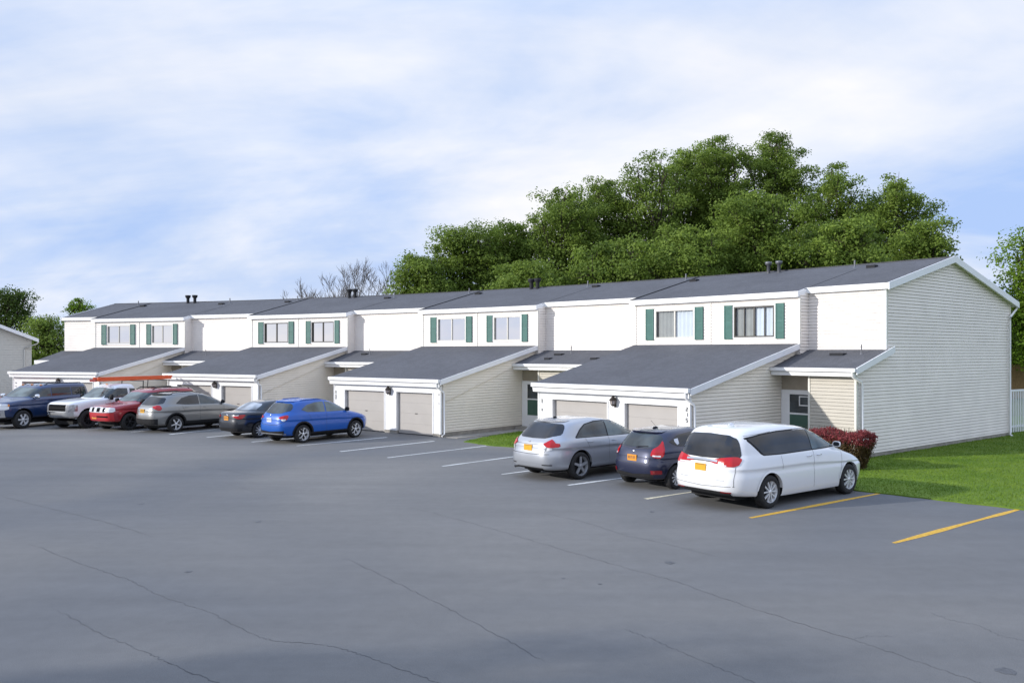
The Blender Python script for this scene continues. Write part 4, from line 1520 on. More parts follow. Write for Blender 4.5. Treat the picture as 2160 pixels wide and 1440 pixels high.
def scale_rings(rs_, sx, sy, sz, dz=0.0):
    return [(xr * sx, xf * sx, hw * sy, n, [(x * sx, z * sz + dz) for x, z in zc]) for xr, xf, hw, n, zc in norm_rings(rs_)]


def loft(mb, rings, sub=3, mi=0):
    rows = [np.array(ring_points(*r)) for r in norm_rings(rings)]
    out = []
    for i in range(len(rows) - 1):
        p0, p1, p2, p3 = rows[max(i - 1, 0)], rows[i], rows[i + 1], rows[min(i + 2, len(rows) - 1)]
        for k in range(sub):
            t = k / sub
            out.append(0.5 * ((2 * p1) + (-p0 + p2) * t + (2 * p0 - 5 * p1 + 4 * p2 - p3) * t * t + (-p0 + 3 * p1 - 3 * p2 + p3) * t ** 3))
    out.append(rows[-1])
    mb.grid([[tuple(p) for p in r] for r in out], mi, True, closed_v=True)
    for r, up in ((out[0], False), (out[-1], True)):
        c = r.mean(0)
        if up: c[2] += 0.006
        n = len(r)
        for j in range(n):
            tri = [tuple(r[j]), tuple(r[(j + 1) % n]), tuple(c)]
            mb.face(tri if up else tri[::-1], mi, True)


def bvh_of(o):
    me = o.data
    return BVHTree.FromPolygons([v.co.copy() for v in me.vertices], [list(p.vertices) for p in me.polygons])


def cast(bvh, mode, u, v):
    if mode in ('L', 'R'):
        s = 1 if mode == 'L' else -1
        h = bvh.ray_cast(Vector((u, s * 3, v)), Vector((0, -s, 0)))
    elif mode == 'rear':
        h = bvh.ray_cast(Vector((-6, u, v)), Vector((1, 0, 0)))
    elif mode == 'front':
        h = bvh.ray_cast(Vector((6, u, v)), Vector((-1, 0, 0)))
    elif mode == 'top':
        h = bvh.ray_cast(Vector((u, v, 4)), Vector((0, 0, -1)))
    else:
        px_, py_ = mode
        d = Vector((math.cos(R(u)), math.sin(R(u)), 0))
        h = bvh.ray_cast(Vector((px_, py_, v)) + d * 4, -d)
    if h[0] is None: return None
    n = h[1]
    if mode == 'rear' and n.x > 0 or mode == 'front' and n.x < 0 or mode == 'L' and n.y < 0 or mode == 'R' and n.y > 0: n = -n
    return h[0], n


def band(bvh, mode, top, bot, off=0.006, nu=24, nv=8, edge=0.0):
    """patch laid on the body between two curves: rows of (u, v)"""
    mb = MB()
    u0 = max(top[0][0], bot[0][0]); u1 = min(top[-1][0], bot[-1][0])
    tu, tv = zip(*top); bu, bv = zip(*bot)
    rows = []
    for i in range(nu + 1):
        u = u0 + (u1 - u0) * i / nu
        a, b_ = float(np.interp(u, tu, tv)), float(np.interp(u, bu, bv))
        row = []
        for j in range(nv + 1):
            v = b_ + (a - b_) * j / nv
            h = cast(bvh, mode, u, v)
            row.append(None if h is None else h[0] + h[1] * off)
        rows.append(row)
    for i in range(nu):
        for j in range(nv):
            q = [rows[i][j], rows[i + 1][j], rows[i + 1][j + 1], rows[i][j + 1]]
            if any(p is None for p in q): continue
            if max((q[k] - q[(k + 1) % 4]).length for k in range(4)) > 0.5: continue
            mb.face(q, 0, True)
    return mb


def line(mb, bvh, mode, pts, w=0.012, off=0.004, n=14, mi=0):
    P = []
    for (a, b_) in zip(pts[:-1], pts[1:]):
        for i in range(n): P.append((a[0] + (b_[0] - a[0]) * i / n, a[1] + (b_[1] - a[1]) * i / n))
    P.append(pts[-1])
    rows = []
    for i, p in enumerate(P):
        q0, q1 = P[max(i - 1, 0)], P[min(i + 1, len(P) - 1)]
        dx_, dz_ = q1[0] - q0[0], q1[1] - q0[1]
        l = math.hypot(dx_, dz_) or 1
        nx, nz = -dz_ / l, dx_ / l
        r = []
        for s in (-0.5, 0.5):
            h = cast(bvh, mode, p[0] + nx * w * s, p[1] + nz * w * s)
            r.append(None if h is None else h[0] + h[1] * off)
        rows.append(r)
    for a, b_ in zip(rows[:-1], rows[1:]):
        q = [a[0], b_[0], b_[1], a[1]]
        if any(x is None for x in q): continue
        mb.face(q, mi, True)


def wheel(parent, x, y, r, w, style, mats, rim_r=None):
    sg = 1 if y > 0 else -1
    mb = MB()
    rr = rim_r or r * 0.66
    prof = [(rr * .97, -w / 2 + .02), (rr + .012, -w / 2), (r - .035, -w / 2 + .004), (r - .010, -w / 2 + .022), (r, -w / 2 + .05), (r, w / 2 - .05), (r - .010, w / 2 - .022), (r - .035, w / 2 - .004), (rr + .012, w / 2), (rr * .97, w / 2 - .02)]
    mb.lathe(prof, 'y', 36, (x, y, r))
    for q in (-.05, 0, .05):
        mb.lathe([(r + .001, q - .006), (r - .002, q), (r + .001, q + .006)], 'y', 36, (x, y, r))
    ty = mb.build('wheel', [M['rubber']], parent)
    mb = MB()
    yo = y + sg * (w / 2 - .018)
    # barrel, dark back plate
    mb.lathe([(rr, sg * .012), (rr * .97, -sg * .005), (rr * .90, -sg * .05), (rr * .86, -sg * .10)], 'y', 36, (x, yo, r), 0)
    mb.lathe([(rr * .88, -sg * .075), (0.001, -sg * .07)], 'y', 36, (x, yo, r), 1)
    mb.lathe([(rr * .20, sg * .0), (rr * .17, sg * .012), (.001, sg * .014)], 'y', 16, (x, yo, r), 0)

    def spoke(a, r0, r1, w0, w1, tw=0.0, d0=.0, d1=.0):
        c, s = math.cos(a), math.sin(a)
        c2, s2 = math.cos(a + tw), math.sin(a + tw)
        p = []
        for (rr_, ww, cc, ss, dd) in ((r0, w0, c, s, d0), (r1, w1, c2, s2, d1)):
            for q in (-1, 1):
                for dep in (0, -.035):
                    p.append((x + rr_ * cc - q * ww / 2 * ss, yo + sg * (dd + dep + .004), r + rr_ * ss + q * ww / 2 * cc))
        for f in ((0, 4, 6, 2), (0, 1, 5, 4), (2, 6, 7, 3), (1, 3, 7, 5), (4, 5, 7, 6)):
            mb.face([p[i] for i in f], 0)
    if style == 'five':
        for k in range(5): spoke(R(72 * k + 18), rr * .12, rr * .95, rr * .30, rr * .22)
    elif style == 'cross':
        for k in range(5): spoke(R(72 * k + 50), rr * .12, rr * .95, rr * .18, rr * .17)
    elif style == 'twin':
        for k in range(5):
            for d in (-1, 1): spoke(R(72 * k + 18 + d * 9), rr * .15, rr * .95, rr * .11, rr * .14, R(d * 9))
    elif style == 'swirl':
        for k in range(5):
            spoke(R(72 * k), rr * .12, rr * .62, rr * .12, rr * .14, R(18)); spoke(R(72 * k + 18), rr * .60, rr * .95, rr * .13, rr * .15, R(-16))
            spoke(R(72 * k + 22), rr * .60, rr * .9, rr * .07, rr * .08, R(26))
    elif style == 'six':
        for k in range(6): spoke(R(60 * k), rr * .15, rr * .95, rr * .20, rr * .30)
    else:
        for k in range(8): spoke(R(45 * k), rr * .15, rr * .92, rr * .16, rr * .18)
    mb.build('rim', mats, ty)
    return ty


def body_cut(lofts, mats, arches, W, name='body', ainner=0.52):
    """closed shell with the wheel arches cut out of it; returns object and BVH of the uncut shell"""
    shell = MB()
    for i, rg in enumerate(lofts): loft(shell, rg)
    o_full = shell.build('tmp', [mats[0], mats[1]], None, weld=True)
    bvh = bvh_of(o_full)
    mb = MB(); loft(mb, lofts[0])
    o = mb.build(name, [mats[0], mats[1]], None, weld=True)
    cutters = []
    for (x, zc_, r) in arches:
        for sg in (1, -1):
            mc = MB()
            n = 40
            ring = [(x + r * math.cos(2 * math.pi * k / n), zc_ + r * math.sin(2 * math.pi * k / n)) for k in range(n)]
            y0_, y1_ = sg * W * ainner, sg * (W + 0.4)
            mc.grid([[(a, yy, b_) for a, b_ in ring] for yy in (y0_, y1_)], 1, True, closed_v=True)
            mc.face([(a, y0_, b_) for a, b_ in ring], 1); mc.face([(a, y1_, b_) for a, b_ in ring][::-1], 1)
            c = mc.build('cut', [mats[0], mats[1]], None, weld=True)
            cutters.append(c)
            md = o.modifiers.new('b', 'BOOLEAN')
            md.operation = 'DIFFERENCE'; md.object = c; md.solver = 'EXACT'
    dg = bpy.context.evaluated_depsgraph_get()
    me = bpy.data.meshes.new_from_object(o.evaluated_get(dg))
    o.modifiers.clear()
    if len(lofts) > 1:
        bm = bmesh.new(); bm.from_mesh(me)
        m2 = MB()
        for rg in lofts[1:]: loft(m2, rg)
        t2 = m2.build('tmp2', [mats[0], mats[1]], None, weld=True)
        bm.from_mesh(t2.data); bm.to_mesh(me); bm.free()
        bpy.data.objects.remove(t2)
    me.name = name
    o.data = me
    me.set_sharp_from_angle(angle=R(38))
    for c in cutters: bpy.data.objects.remove(c)
    bpy.data.objects.remove(o_full)
    return o, bvh


def car(name, label, cat, world, az, wheel_local, lofts, paint_, arches, W, group='parked vehicles'):
    """world: ground point under the wheel at wheel_local (x, y)"""
    rz = R(90 - az)
    c, s = math.cos(rz), math.sin(rz)
    ox = world[0] - (c * wheel_local[0] - s * wheel_local[1])
    oy = world[1] - (s * wheel_local[0] + c * wheel_local[1])
    root = empty(name, (ox, oy, 0), rz)
    tag(root, label, cat, group)
    o, bvh = body_cut(lofts, (paint_, M['black']), arches, W)
    o.parent = root
    # underside pan
    mb = MB()
    xr = lofts[0][0][0]; xf = lofts[0][0][1]
    mb.box(xr + .1, xf - .1, -W * .6, W * .6, 0.20, 0.34); mb.build('chassis', [M['dark']], root)
    return root, bvh


def feat(root, bvh, name, m_, mode, top, bot, off=0.006, nu=24, nv=8, label=None):
    o = band(bvh, mode, top, bot, off, nu, nv).build(name, [m_], root)
    if label: o['label'] = label
    return o


def both(root, bvh, name, m_, top, bot, **k):
    return [feat(root, bvh, name, m_, md, top, bot, **k) for md in ('L', 'R')]


def arch_trim(root, bvh, name, m_, x, z, r1, r2, off=0.008, a0=0, a1=180, md=('L', 'R')):
    for mode in md:
        mb = MB(); rows = []
        n = 28
        for i in range(n + 1):
            a = R(a0 + (a1 - a0) * i / n)
            row = []
            for rr in (r1, (r1 + r2) / 2, r2):
                h = None
                for sh in (0, .01, .02, .04):
                    h = cast(bvh, mode, x + (rr + sh) * math.cos(a), max(z + (rr + sh) * math.sin(a), .27))
                    if h: break
                row.append(None if h is None else Vector((x + rr * math.cos(a), h[0].y, z + rr * math.sin(a))) + h[1] * off)
            rows.append(row)
        for a_, b_ in zip(rows[:-1], rows[1:]):
            for j in range(2):
                q = [a_[j], b_[j], b_[j + 1], a_[j + 1]]
                if all(p is not None for p in q): mb.face(q, 0, True)
        # lip inwards
        for a_, b_ in zip(rows[:-1], rows[1:]):
            if a_[0] is None or b_[0] is None: continue
            s = -1 if mode == 'L' else 1
            mb.face([a_[0], b_[0], b_[0] + Vector((0, s * .08, 0)), a_[0] + Vector((0, s * .08, 0))], 0, True)
        mb.build(name, [m_], root)


def seams(root, bvh, lines_, mode, w=0.007):
    mb = MB()
    for l in lines_: line(mb, bvh, mode, l, w, 0.003)
    return mb.build('panel_gap', [M['gap']], root)


def plate(root, bvh, mode, y, z, m_, ink=True, w=0.30, h=0.155, marks=None):
    hq = cast(bvh, mode, y, z)
    sg = -1 if mode == 'rear' else 1
    x = hq[0].x + sg * 0.012
    mb = MB(); mb.box(x - .006, x + .006, y - w / 2, y + w / 2, z - h / 2, z + h / 2)
    p = mb.build('license_plate', [m_], root)
    if ink:
        mb = MB()
        xx = x + sg * .0075
        for (a, b_, c, d) in (marks or [(-.11, -.075, -.03, .04), (-.06, -.03, -.03, .04), (-.005, .03, -.03, .04), (.05, .08, -.03, .04), (.095, .12, -.03, .04)]):
            for (e, f, g_, k_) in ((a, a + .009, c, d), (b_ - .009, b_, c, d), (a, b_, d - .009, d)):
                mb.face([(xx, y + e, z + g_), (xx, y + f, z + g_), (xx, y + f, z + k_), (xx, y + e, z + k_)])
        mb.build('plate_marks', [M['plateink']], p)
    return p


def mirror(root, bvh, x, z, m_, out=0.13, size=(.07, .10, .08), sides=('L', 'R')):
    for md in sides:
        s = 1 if md == 'L' else -1
        h = cast(bvh, md, x, z)
        if not h: continue
        y = h[0].y
        mb = MB()
        cy_ = y + s * out
        rows = []
        for (dx_, f) in ((-.62, .80), (-.60, .96), (-.2, 1.0), (.35, .86), (.75, .52), (.95, .1)):
            rows.append([(x - .01 + dx_ * size[0], cy_ + f * size[1] * abs(math.cos(t)) ** .6 * (1 if math.cos(t) > 0 else -1), z + .05 + f * size[2] * abs(math.sin(t)) ** .6 * (1 if math.sin(t) > 0 else -1)) for t in np.linspace(0, 2 * math.pi, 21)[:-1]])
        mb.grid(rows, 0, True, closed_v=True)
        mb.box(x - .02, x + .03, min(y - s * .02, cy_), max(y - s * .02, cy_), z + .0, z + .03)
        o = mb.build('mirror', [m_], root)
        mb = MB(); mb.face([(x - .01 - .615 * size[0], cy_ + .82 * size[1] * abs(math.cos(t)) ** .6 * (1 if math.cos(t) > 0 else -1), z + .05 + .82 * size[2] * abs(math.sin(t)) ** .6 * (1 if math.sin(t) > 0 else -1)) for t in np.linspace(0, 2 * math.pi, 21)[:-1]])
        mb.build('mirror_glass', [M['privacy']], o)


def handles(root, bvh, pts, m_, md=('L', 'R')):
    for mode in md:
        s = 1 if mode == 'L' else -1
        for (x, z) in pts:
            h = cast(bvh, mode, x, z)
            if not h: continue
            y = h[0].y
            mb = MB()
            mb.tube([(x - .085, y + s * .005, z), (x - .07, y + s * .032, z + .002), (x + .07, y + s * .032, z + .004), (x + .085, y + s * .005, z + .004)], .012, 6)
            mb.build('door_handle', [m_], root)


def spoiler(root, bvh, m_, z, half):
    """short lip over the rear window that follows the roof edge"""
    rows = []
    for k in range(13):
        y = (k / 6 - 1) * half
        h = cast(bvh, 'rear', y, z)
        if not h: continue
        x = h[0].x
        t = cast(bvh, 'top', x + .16, y)
        zt_ = t[0].z + .008
        q = .075 * (1 - .5 * (y / half) ** 2)
        rows.append([(x + .16, y, zt_), (x - q, y, z + .022), (x - q, y, z + .006), (x + .02, y, z - .03)])
    mb = MB(); mb.grid(rows, 0, False, closed_v=True)
    mb.face(rows[0]); mb.face(rows[-1][::-1])
    mb.build('spoiler', [m_], root)


def badge(root, bvh, mode, y, z, r=(.05, .035), m_=None):
    h = cast(bvh, mode, y, z)
    mb = MB(); mb.ellipsoid((h[0].x, y, z), (.015, r[0], r[1]))
    mb.build('badge', [m_ or M['chrome']], root)


# ---- white minivan
P_white = paint('white_car_paint', (0.78, 0.79, 0.81), 0.0, 0.35)
VAN = [(-2.30, 2.30, .80, 5, [(-2.3, .30), (2.3, .22)]), (-2.49, 2.40, .95, 6, [(-2.5, .34), (-1, .23), (2.5, .23)]), (-2.57, 2.47, 1.0, 6.5, [(-2.6, .47), (2.6, .42)]),
       (-2.59, 2.49, 1.01, 6.5, .68), (-2.57, 2.43, 1.005, 6, [(-2.6, .92), (0, .92), (2.3, .78)]), (-2.54, 2.27, .985, 5.5, [(-2.6, 1.05), (.9, 1.04), (1.6, .98), (2.3, .84)]),
       (-2.51, 1.98, .962, 5, [(-2.6, 1.14), (.9, 1.12), (2.0, .96)]), (-2.48, 1.58, .93, 4.8, [(-2.6, 1.21), (.6, 1.18), (1.58, 1.12)]), (-2.42, 1.12, .88, 4.6, [(-2.5, 1.39), (1.1, 1.35)]),
       (-2.32, .74, .82, 4.4, [(-2.3, 1.56), (.7, 1.53)]), (-2.19, .42, .74, 4.2, [(-2.2, 1.675), (-.6, 1.695), (.4, 1.645)]), (-1.98, .05, .58, 3.8, [(-2, 1.735), (-.7, 1.765), (.05, 1.715)]), (-1.4, -.45, .28, 3, [(-1.4, 1.768), (-.45, 1.772)])]
AR, AF = -1.46, 1.63
root, bv = car('minivan', 'white minivan parked beside the lawn, rear to the viewer, dark rear windows', 'van', px_ground(1620, 1071), 53.0, (AR, -.92), [crease(VAN)], P_white, [(AR, .36, .425), (AF, .36, .425)], 1.01)
for (x, y) in ((AR, -.88), (AR, .88), (AF, -.88), (AF, .88)): wheel(root, x, y, .362, .235, 'twin', [M['alloy'], M['darkrim']])
feat(root, bv, 'rear_window', M['privacy'], 'rear', [(-.80, 1.20), (-.74, 1.40), (-.66, 1.53), (-.5, 1.60), (0, 1.62), (.5, 1.60), (.66, 1.53), (.74, 1.40), (.80, 1.20)], [(-.80, 1.13), (-.4, 1.115), (0, 1.105), (.4, 1.115), (.80, 1.13)], nu=40, nv=12)
for md in ('L', 'R'):
    feat(root, bv, 'rear_side_window', M['privacy'], md, [(-1.98, 1.53), (-1.6, 1.585), (-1.0, 1.625), (-.2, 1.635), (.14, 1.625)], [(-1.98, 1.51), (-1.62, 1.175), (-1, 1.165), (.20, 1.175)], nu=36, nv=10)
    feat(root, bv, 'front_side_window', M['lightglass'], md, [(.17, 1.63), (.45, 1.585), (.8, 1.47), (1.1, 1.345), (1.36, 1.215)], [(.17, 1.178), (1.36, 1.19)], nu=24, nv=8)
    feat(root, bv, 'window_trim', M['black'], md, [(-2.06, 1.55), (-1.6, 1.61), (-1.0, 1.65), (-.2, 1.66), (.2, 1.645), (.5, 1.60), (.85, 1.475), (1.15, 1.35), (1.42, 1.205)], [(-2.06, 1.53), (-1.66, 1.155), (-1, 1.145), (1.42, 1.17)], off=.003, nu=48, nv=10)
    seams(root, bv, [[(.17, 1.16), (.15, .75), (.17, .32)], [(-1.05, 1.12), (-1.02, .82)], [(1.32, 1.15), (1.28, .75), (1.22, .5)]], md)
    seams(root, bv, [[(-2.05, 1.585), (-1.2, 1.645)]], md, .006)
sg = {'L': 1, 'R': -1}
for s in (1, -1):
    a = lambda d: 180 + s * -1 * d if s > 0 else 180 + d
    T = sorted([(180 - s * -1 * 0 + 0, 0)])
    angs = [-24, -10, 6, 24, 40, 52, 62]
    tops = [1.06, 1.095, 1.125, 1.145, 1.155, 1.15, 1.12]
    bots = [1.03, .995, .965, .95, .955, .99, 1.09]
    tp = sorted([(180 - s * q, z) for q, z in zip(angs, tops)]); bt = sorted([(180 - s * q, z) for q, z in zip(angs, bots)])
    feat(root, bv, 'taillight', M['red'], (-2.05, s * .45), tp, bt, off=.016, nu=26, nv=8)
    tp2 = sorted([(180 - s * q, z) for q, z in ((-10, 1.0), (6, .988), (22, .982))]); bt2 = sorted([(180 - s * q, z) for q, z in ((-10, .995), (6, .968), (22, .960))])
    feat(root, bv, 'reverse_lamp', M['clear'], (-2.05, s * .45), tp2, bt2, off=.02, nu=12, nv=2)
feat(root, bv, 'chrome_bar', M['chrome'], 'rear', [(-.42, 1.075), (0, 1.10), (.42, 1.075)], [(-.42, 1.03), (0, 1.055), (.42, 1.03)], off=.02, nv=2)
plate(root, bv, 'rear', 0.02, .90, M['gold'], True, marks=[(-.12, .12, .045, .06)])
mb = MB()
line(mb, bv, 'rear', [(-.80, .54), (0, .50), (.80, .54)], .009); line(mb, bv, 'rear', [(-.79, .54), (-.80, .95)], .006); line(mb, bv, 'rear', [(.79, .54), (.80, .95)], .006); line(mb, bv, 'rear', [(-.42, 1.02), (0, 1.04), (.42, 1.02)], .02)
mb.build('panel_gap', [M['gap']], root)
feat(root, bv, 'lower_valance', M['cladding'], 'rear', [(-.72, .42), (.72, .42)], [(-.72, .335), (.72, .335)], off=.012, nv=3)
for y in (-.62, .62): feat(root, bv, 'reflector', M['darkred'], 'rear', [(y - .12, .425), (y + .12, .425)], [(y - .12, .40), (y + .12, .40)], off=.018, nu=6, nv=2)
mb = MB(); line(mb, bv, 'rear', [(-.62, .66), (-.42, .65)], .012); line(mb, bv, 'rear', [(.35, .66), (.60, .67)], .012); mb.build('bumper_sensor', [M['greyalloy']], root)
mirror(root, bv, 1.28, 1.17, P_white, .13, (.06, .10, .065))
handles(root, bv, [(-.02, 1.045), (.36, 1.045)], M['chrome'])
arch_trim(root, bv, 'arch_lip', P_white, AR, .36, .42, .47, .012, 8, 172); arch_trim(root, bv, 'arch_lip', P_white, AF, .36, .42, .47, .012, 8, 172)
feat(root, bv, 'windshield', M['glass'], 'front', [(-.66, 1.60), (0, 1.65), (.66, 1.60)], [(-.84, 1.18), (0, 1.16), (.84, 1.18)][1:2] and [(-.66, 1.20), (0, 1.17), (.66, 1.20)])
mb = MB(); mb.ellipsoid((-1.55, 0, 1.76), (.10, .022, .045)); mb.build('roof_antenna', [P_white], root)

# ---- dark blue hatchback
P_slate = paint('dark_slate_blue_paint', (0.015, 0.020, 0.055), 0.35, 0.35)
FI = [(-1.80, 1.75, .68, 5, .25), (-1.96, 1.95, .81, 5.5, .29), (-2.02, 2.02, .85, 5.5, .45), (-2.03, 2.03, .86, 5.5, .62), (-1.99, 1.98, .855, 5, [(-2, .82), (0, .80), (2, .74)]), (-1.95, 1.82, .84, 5, [(-2, .93), (0, .90), (1.8, .84)]),
      (-1.91, 1.5, .815, 4.6, [(-1.9, 1.00), (.6, .95), (1.5, .93)]), (-1.87, 1.12, .78, 4.4, [(-1.9, 1.06), (1.1, 1.02)]), (-1.74, .70, .725, 4.2, [(-1.7, 1.22), (.7, 1.20)]), (-1.58, .35, .66, 4, [(-1.5, 1.37), (.35, 1.34)]),
      (-1.42, .12, .55, 3.8, [(-1.4, 1.43), (-.4, 1.455), (.1, 1.40)]), (-1.15, -.1, .36, 3.4, [(-1.1, 1.46), (-.3, 1.475), (-.1, 1.455)])]
AR, AF = -1.30, 1.19
root, bv = car('hatchback', 'dark slate blue hatchback between silver crossover and white minivan', 'car', px_ground(1424, 1031), 50.5, (AR, -.77), [crease(FI, d=.018)], P_slate, [(AR, .31, .365), (AF, .31, .365)], .86)
for (x, y) in ((AR, -.745), (AR, .745), (AF, -.745), (AF, .745)): wheel(root, x, y, .305, .20, 'twin', [M['alloy'], M['darkrim']])
feat(root, bv, 'rear_window', M['glass'], 'rear', [(-.63, 1.12), (-.58, 1.27), (-.5, 1.335), (0, 1.36), (.5, 1.335), (.58, 1.27), (.63, 1.12)], [(-.63, 1.06), (-.3, 1.035), (0, 1.03), (.3, 1.035), (.63, 1.06)], nu=30, nv=10)
for md in ('L', 'R'):
    feat(root, bv, 'side_window', M['privacy'], md, [(-1.42, 1.18), (-1.1, 1.33), (-.6, 1.375), (-.2, 1.375)], [(-1.42, 1.16), (-1.2, 1.06), (-.2, 1.02)], nu=20)
    feat(root, bv, 'side_window', M['glass'], md, [(-.16, 1.375), (.2, 1.32), (.6, 1.17), (.9, 1.03)], [(-.16, 1.02), (.9, 1.0)], nu=20)
    seams(root, bv, [[(-.18, 1.0), (-.18, .35)], [(-1.0, 1.0), (-.9, .75)], [(.85, .98), (.8, .4)]], md)
for s in (1, -1):
    angs = [-6, 12, 30, 48, 64]
    tops = [1.00, 1.09, 1.17, 1.20, 1.17]; bots = [.86, .80, .79, .84, 1.0]
    tp = sorted([(180 - s * q, z) for q, z in zip(angs, tops)]); bt = sorted([(180 - s * q, z) for q, z in zip(angs, bots)])
    feat(root, bv, 'taillight', M['red'], (-1.55, s * .56), tp, bt, off=.016, nu=20, nv=10)
    tp2 = sorted([(180 - s * q, z) for q, z in ((2, .865), (34, .855))]); bt2 = sorted([(180 - s * q, z) for q, z in ((2, .835), (34, .82))])
    feat(root, bv, 'reverse_lamp', M['clear'], (-1.55, s * .56), tp2, bt2, off=.02, nu=8, nv=2)
    tp2 = sorted([(180 - s * q, z) for q, z in ((0, .50), (40, .50))]); bt2 = sorted([(180 - s * q, z) for q, z in ((0, .40), (40, .41))])
    feat(root, bv, 'reflector', M['darkred'], (-1.55, s * .56), tp2, bt2, off=.012, nu=10, nv=3)
plate(root, bv, 'rear', .02, .77, M['orangeplate'], True)
badge(root, bv, 'rear', .02, .925, (.055, .028))
mb = MB(); line(mb, bv, 'rear', [(-.52, .80), (-.5, .66), (0, .64), (.5, .66), (.52, .80)], .012); line(mb, bv, 'rear', [(-.6, 1.03), (0, .995), (.6, 1.03)], .014); mb.build('panel_gap', [M['gap']], root)
feat(root, bv, 'lower_bumper', M['cladding'], (-1.5, 0), [(125, .42), (180, .37), (235, .42)], [(125, .30), (235, .30)], off=.008, nu=40, nv=3)
spoiler(root, bv, P_slate, 1.385, 0.5)
mb = MB(); mb.ellipsoid((-1.15, 0, 1.465), (.10, .03, .035)); mb.tube([(-1.10, 0, 1.48), (-1.32, 0, 1.66)], .004, 4); mb.build('roof_antenna', [M['black']], root)
mb = MB(); mb.tube([(-1.93, -.05, 1.03), (-1.90, -.1, 1.05), (-1.86, -.38, 1.07)], .012, 5); mb.build('wiper', [M['black']], root)
h = cast(bv, 'R', -1.28, 1.22)
feat(root, bv, 'sticker', M['whiteplate'], 'R', [(-1.27, 1.23), (-1.13, 1.25)], [(-1.27, 1.17), (-1.20, 1.09), (-1.13, 1.12)], off=.01, nu=6, nv=3)
mirror(root, bv, .82, 1.0, P_slate)
arch_trim(root, bv, 'arch_lip', P_slate, AR, .31, .362, .40, .008, 8, 172)
feat(root, bv, 'windshield', M['glass'], 'front', [(-.5, 1.36), (0, 1.40), (.5, 1.36)], [(-.5, 1.06), (0, 1.03), (.5, 1.06)])

# ---- silver crossover
P_silver = paint('silver_car_paint', (0.44, 0.46, 0.50), 0.5, 0.3)
VZ = [(-2.1, 2.1, .76, 5, .26), (-2.32, 2.3, .90, 5.5, .31), (-2.39, 2.38, .945, 5.5, .47), (-2.40, 2.40, .9525, 5.5, .66), (-2.36, 2.36, .95, 5.2, [(-2.4, .90), (0, .88), (2.4, .78)]), (-2.31, 2.2, .93, 5, [(-2.4, 1.02), (0, .99), (2.2, .87)]),
      (-2.26, 1.8, .905, 4.6, [(-2.3, 1.08), (.7, 1.05), (1.8, .98)]), (-2.20, 1.30, .865, 4.4, [(-2.2, 1.14), (1.3, 1.10)]), (-2.02, .85, .80, 4.2, [(-2.0, 1.31), (.85, 1.29)]), (-1.83, .45, .725, 4, [(-1.8, 1.47), (.45, 1.45)]),
      (-1.64, .2, .61, 3.8, [(-1.6, 1.545), (-.5, 1.57), (.2, 1.52)]), (-1.3, -.1, .4, 3.4, [(-1.3, 1.585), (-.5, 1.605), (-.1, 1.575)])]
VZ = norm_rings(VZ)
AR, AF = -1.33, 1.445
root, bv = car('crossover', 'silver crossover parked left of the dark hatchback, rear to the viewer', 'car', px_ground(1222, 1010), 48.5, (AR, -.87), [crease(VZ)], P_silver, [(AR, .37, .43), (AF, .37, .43)], .9525)
for (x, y) in ((AR, -.83), (AR, .83), (AF, -.83), (AF, .83)): wheel(root, x, y, .365, .235, 'five', [M['greyalloy'], M['darkrim']], .265)
feat(root, bv, 'rear_window', M['privacy'], 'rear', [(-.72, 1.25), (-.66, 1.42), (-.58, 1.475), (0, 1.50), (.58, 1.475), (.66, 1.42), (.72, 1.25)], [(-.72, 1.20), (-.45, 1.115), (0, 1.105), (.45, 1.115), (.72, 1.20)], nu=34, nv=10)
for md in ('L', 'R'):
    feat(root, bv, 'side_window', M['glass'], md, [(-1.42, 1.13), (-1.22, 1.31), (-1.0, 1.435), (-.6, 1.49), (-.22, 1.50)], [(-1.42, 1.115), (-.22, 1.10)], nu=26)
    feat(root, bv, 'side_window', M['lightglass'], md, [(-.18, 1.50), (.15, 1.475), (.6, 1.33), (1.12, 1.11)], [(-.18, 1.10), (1.12, 1.095)], nu=22)
    feat(root, bv, 'window_trim', M['black'], md, [(-1.46, 1.13), (-1.24, 1.33), (-1.02, 1.455), (-.6, 1.515), (-.2, 1.52), (.15, 1.495), (.6, 1.35), (1.18, 1.11)], [(-1.46, 1.10), (1.18, 1.082)], off=.003, nu=40)
    seams(root, bv, [[(-.2, 1.08), (-.22, .7), (-.2, .42)], [(-1.12, 1.08), (-1.0, .85)], [(1.06, 1.07), (1.0, .42)]], md)
    feat(root, bv, 'side_molding', P_silver, md, [(-.88, .50), (.95, .46)], [(-.88, .46), (.95, .42)], off=.02, nu=20, nv=2)
for s in (1, -1):
    angs = [-14, 2, 14, 30, 46, 62, 74]
    tops = [.99, 1.06, 1.095, 1.06, 1.0, .995, .985]; bots = [.965, .90, .885, .885, .90, .90, .92]
    tp = sorted([(180 - s * q, z) for q, z in zip(angs, tops)]); bt = sorted([(180 - s * q, z) for q, z in zip(angs, bots)])
    feat(root, bv, 'taillight', M['red'], (-1.95, s * .60), tp, bt, off=.018, nu=28, nv=8)
    tp2 = sorted([(180 - s * q, z) for q, z in ((4, .885), (26, .885))]); bt2 = sorted([(180 - s * q, z) for q, z in ((4, .80), (26, .83))])
    feat(root, bv, 'reverse_lamp', M['clear'], (-1.95, s * .60), tp2, bt2, off=.012, nu=8, nv=3)
plate(root, bv, 'rear', .03, .86, M['gold'], True, .31, .16, [(-.13, .13, .05, .062)])
badge(root, bv, 'rear', .03, 1.02, (.045, .03), M['greyalloy'])
